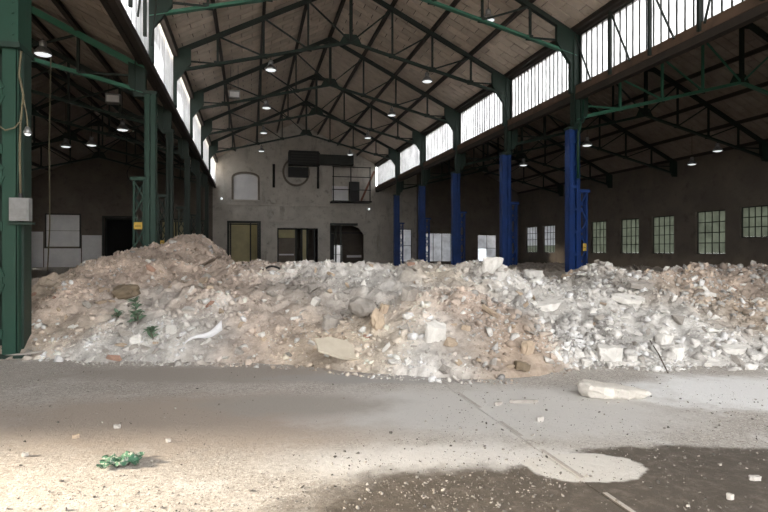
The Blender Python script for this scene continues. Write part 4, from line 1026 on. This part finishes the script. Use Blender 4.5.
# strips and timbers
def beam(name, a, b, wd, th, m, label, cat, lift=0.03):
    A = P(*a); B = P(*b); pa = Vector((*W2(A[0], A[1]), A[2] + lift)); pb = Vector((*W2(B[0], B[1]), B[2] + lift))
    o = MB().bar((0, 0, 0), pb - pa, th, wd, (0, 0, 1)).build(name, m); o.location = pa
    return tag(o, label, cat)
beam('timber_batten', (194, 271), (220, 258), 0.07, 0.04, 'wood', 'grey timber batten lying on the pink mound crest', 'timber')
st = MB(); A = P(183, 348); B = P(222, 332); pa = Vector((*W2(A[0], A[1]), A[2] + .05)); pb = Vector((*W2(B[0], B[1]), B[2] + .08))
dv = pb - pa; sv = Vector((-dv.y, dv.x, 0)).normalized(); rows = []
for k in range(9):
    t = k / 8; c_ = pa + dv * t + Vector((0, 0, 0.035 * math.sin(t * 7))); hw = 0.012 + 0.06 * t ** 1.5
    rows.append((c_ - sv * hw * 0.3 - Vector((0, 0, hw)), c_ + sv * hw * 0.3 + Vector((0, 0, hw))))
vv = []; ff = []
for a, b in rows: vv += [a - pa, b - pa, b - pa + Vector((0, 0.012, 0)), a - pa + Vector((0, 0.012, 0))]
for k in range(8):
    for j in range(4): ff.append((k*4+j, k*4+(j+1)%4, k*4+4+(j+1)%4, k*4+4+j))
ff += [(0, 1, 2, 3), (35, 34, 33, 32)]
st.add(vv, ff); o = st.build('plastic_strip', 'whitewash', None, True); o.location = pa; tag(o, 'torn white plastic strip lying on the left slope', 'plastic strip')
cp = []
A = P(262, 272); B = P(280, 270)
pa = Vector((*W2(A[0], A[1]), A[2])); pb = Vector((*W2(B[0], B[1]), B[2]))
cp = [pa + (pb - pa) * t + Vector((0, 0, 0.02 + 0.07 * math.sin(PI * t))) for t in np.linspace(0, 1, 8)]
o = MB().tube([p - pa for p in cp], 0.022, 6).build('rubber_hose', 'black', None, True); o.location = pa; tag(o, 'short curved black hose piece on the crest', 'hose')
A = P(650, 345); B = P(668, 374); pa = Vector((*W2(A[0], A[1]), A[2] + .06)); pb = Vector((*W2(B[0], B[1]), max(B[2], 0) + .012))
o = MB().tube([Vector((0, 0, 0)), (pb - pa) * 0.5 + Vector((0, 0, 0.03)), pb - pa], 0.01, 6).build('steel_rod', 'twig', None, True); o.location = pa; tag(o, 'thin steel rod sticking out from the heap onto the floor', 'rod')
A = P(5, 356); B = P(45, 352)
beam('floor_strip', (2, 358), (44, 353), 0.05, 0.03, 'conc_grey', 'pale narrow strip lying at the foot of the huge column', 'timber', 0.02)

# weed on the left slope
def leaf_mesh(m):
    v = []; f = []
    for k in range(6):
        t = k / 5; hw = 0.32 * math.sin(PI * min(1, t * 0.9 + 0.08)) ; z_ = 0.22 * math.sin(t * 2.2) - 0.12 * t
        v += [(-hw, t, z_ + hw * 0.25), (0, t, z_), (hw, t, z_ + hw * 0.25)]
    for k in range(5):
        a = k * 3; f += [(a, a+1, a+4, a+3), (a+1, a+2, a+5, a+4)]
    n = len(v); v += [(x, y, z - 0.02) for x, y, z in v]; f += [tuple(i + n for i in q[::-1]) for q in f]
    me = bpy.data.meshes.new('leaf'); me.from_pydata(v, [], f); me.materials.append(M[m]); return me
LEAF = leaf_mesh('leaf')
def weed(u, v, h, n, label, seed):
    r = random.Random(seed); X, F, z = P(u, v); wx, wy = W2(X, F)
    t = thing('weed_plant', label, 'plant', (wx, wy, z - 0.02))
    pts = [Vector((0.02 * math.sin(k), 0.02 * math.cos(k * 1.3) - 0.05 * k / 6, h * k / 6)) for k in range(7)]
    MB().tube(pts, 0.008, 6).build('stem', 'twig', t)
    for k in range(n):
        f_ = r.uniform(0.15, 1); p = pts[0].lerp(pts[-1], f_); s = r.uniform(0.10, 0.19) * (1.15 - 0.4 * f_)
        o = link('leaf', LEAF, t, p); o.scale = (s * 0.8, s, s); o.rotation_euler = (r.uniform(-0.2, 0.9), r.uniform(-.4, .4), r.uniform(0, 2 * PI))
weed(137, 325, 0.40, 34, 'green leafy weed growing on the left slope of the heap', 3)
weed(152, 340, 0.2, 22, 'small grey-green weed right below the leafy one', 5)
weed(118, 318, 0.12, 8, 'tiny green weed left of the leafy one', 8)
# dead shrub near the right crest
X, F, z = P(638, 272); wx, wy = W2(X, F)
t = thing('dead_shrub', 'dry twiggy shrub standing on the crest right of the nearest blue column', 'shrub', (wx, wy, z - 0.03))
for k in range(14):
    a = random.uniform(0, 2 * PI); l = random.uniform(0.15, 0.4); pts = [(0, 0, 0)]
    for q in (0.4, 0.7, 1): pts.append((math.cos(a) * l * q * 0.6 + random.uniform(-.04, .04), math.sin(a) * l * q * 0.6, l * q))
    MB().tube(pts, [0.014, 0.011, 0.008, 0.004], 5).build('twig', 'twig', t)

# green rag
def rag():
    n = 16; v = []; f = []
    for i in range(n):
        for j in range(n):
            x = (i / (n - 1) - 0.5) * 0.24; y = (j / (n - 1) - 0.5) * 0.16
            zz = 0.012 + 0.055 * max(0, math.sin(i * 0.75 + math.sin(j * 0.7) * 1.3)) * math.exp(-((x - 0.03) / 0.09) ** 2 - (y / 0.06) ** 2) + 0.012 * math.sin(i * 1.7 + j) + 0.014
            ex = 1 + 0.15 * math.sin(j * 1.1); v.append((x * ex, y * (1 + 0.2 * math.sin(i * 0.9)), max(zz, 0.006)))
    for i in range(n - 1):
        for j in range(n - 1): f.append((i*n+j, (i+1)*n+j, (i+1)*n+j+1, i*n+j+1))
    m = len(v); v += [(a, b, c - 0.004) for a, b, c in v]; f += [tuple(k + m for k in q[::-1]) for q in f]
    me = bpy.data.meshes.new('crumpled_rag'); me.from_pydata(v, [], f)
    mm = mat('green_white_cloth', (0.05, 0.15, 0.085), (0.08, 0.2, 0.12), 14, 0.9, 0.2, dirt=(0.45, 0.47, 0.40), dirt_amt=(0.5, 0.58), world=False)
    me.materials.append(mm); me.polygons.foreach_set('use_smooth', [True] * len(me.polygons)); return me
o = link('crumpled_rag', rag()); wx, wy = G(121, 463); o.location = (wx, wy, 0); o.rotation_euler = (0, 0, -YAW + 0.25); o.scale = (1.1, 1.4, 0.95)
tag(o, 'crumpled green and white rag on the floor at left', 'rag')
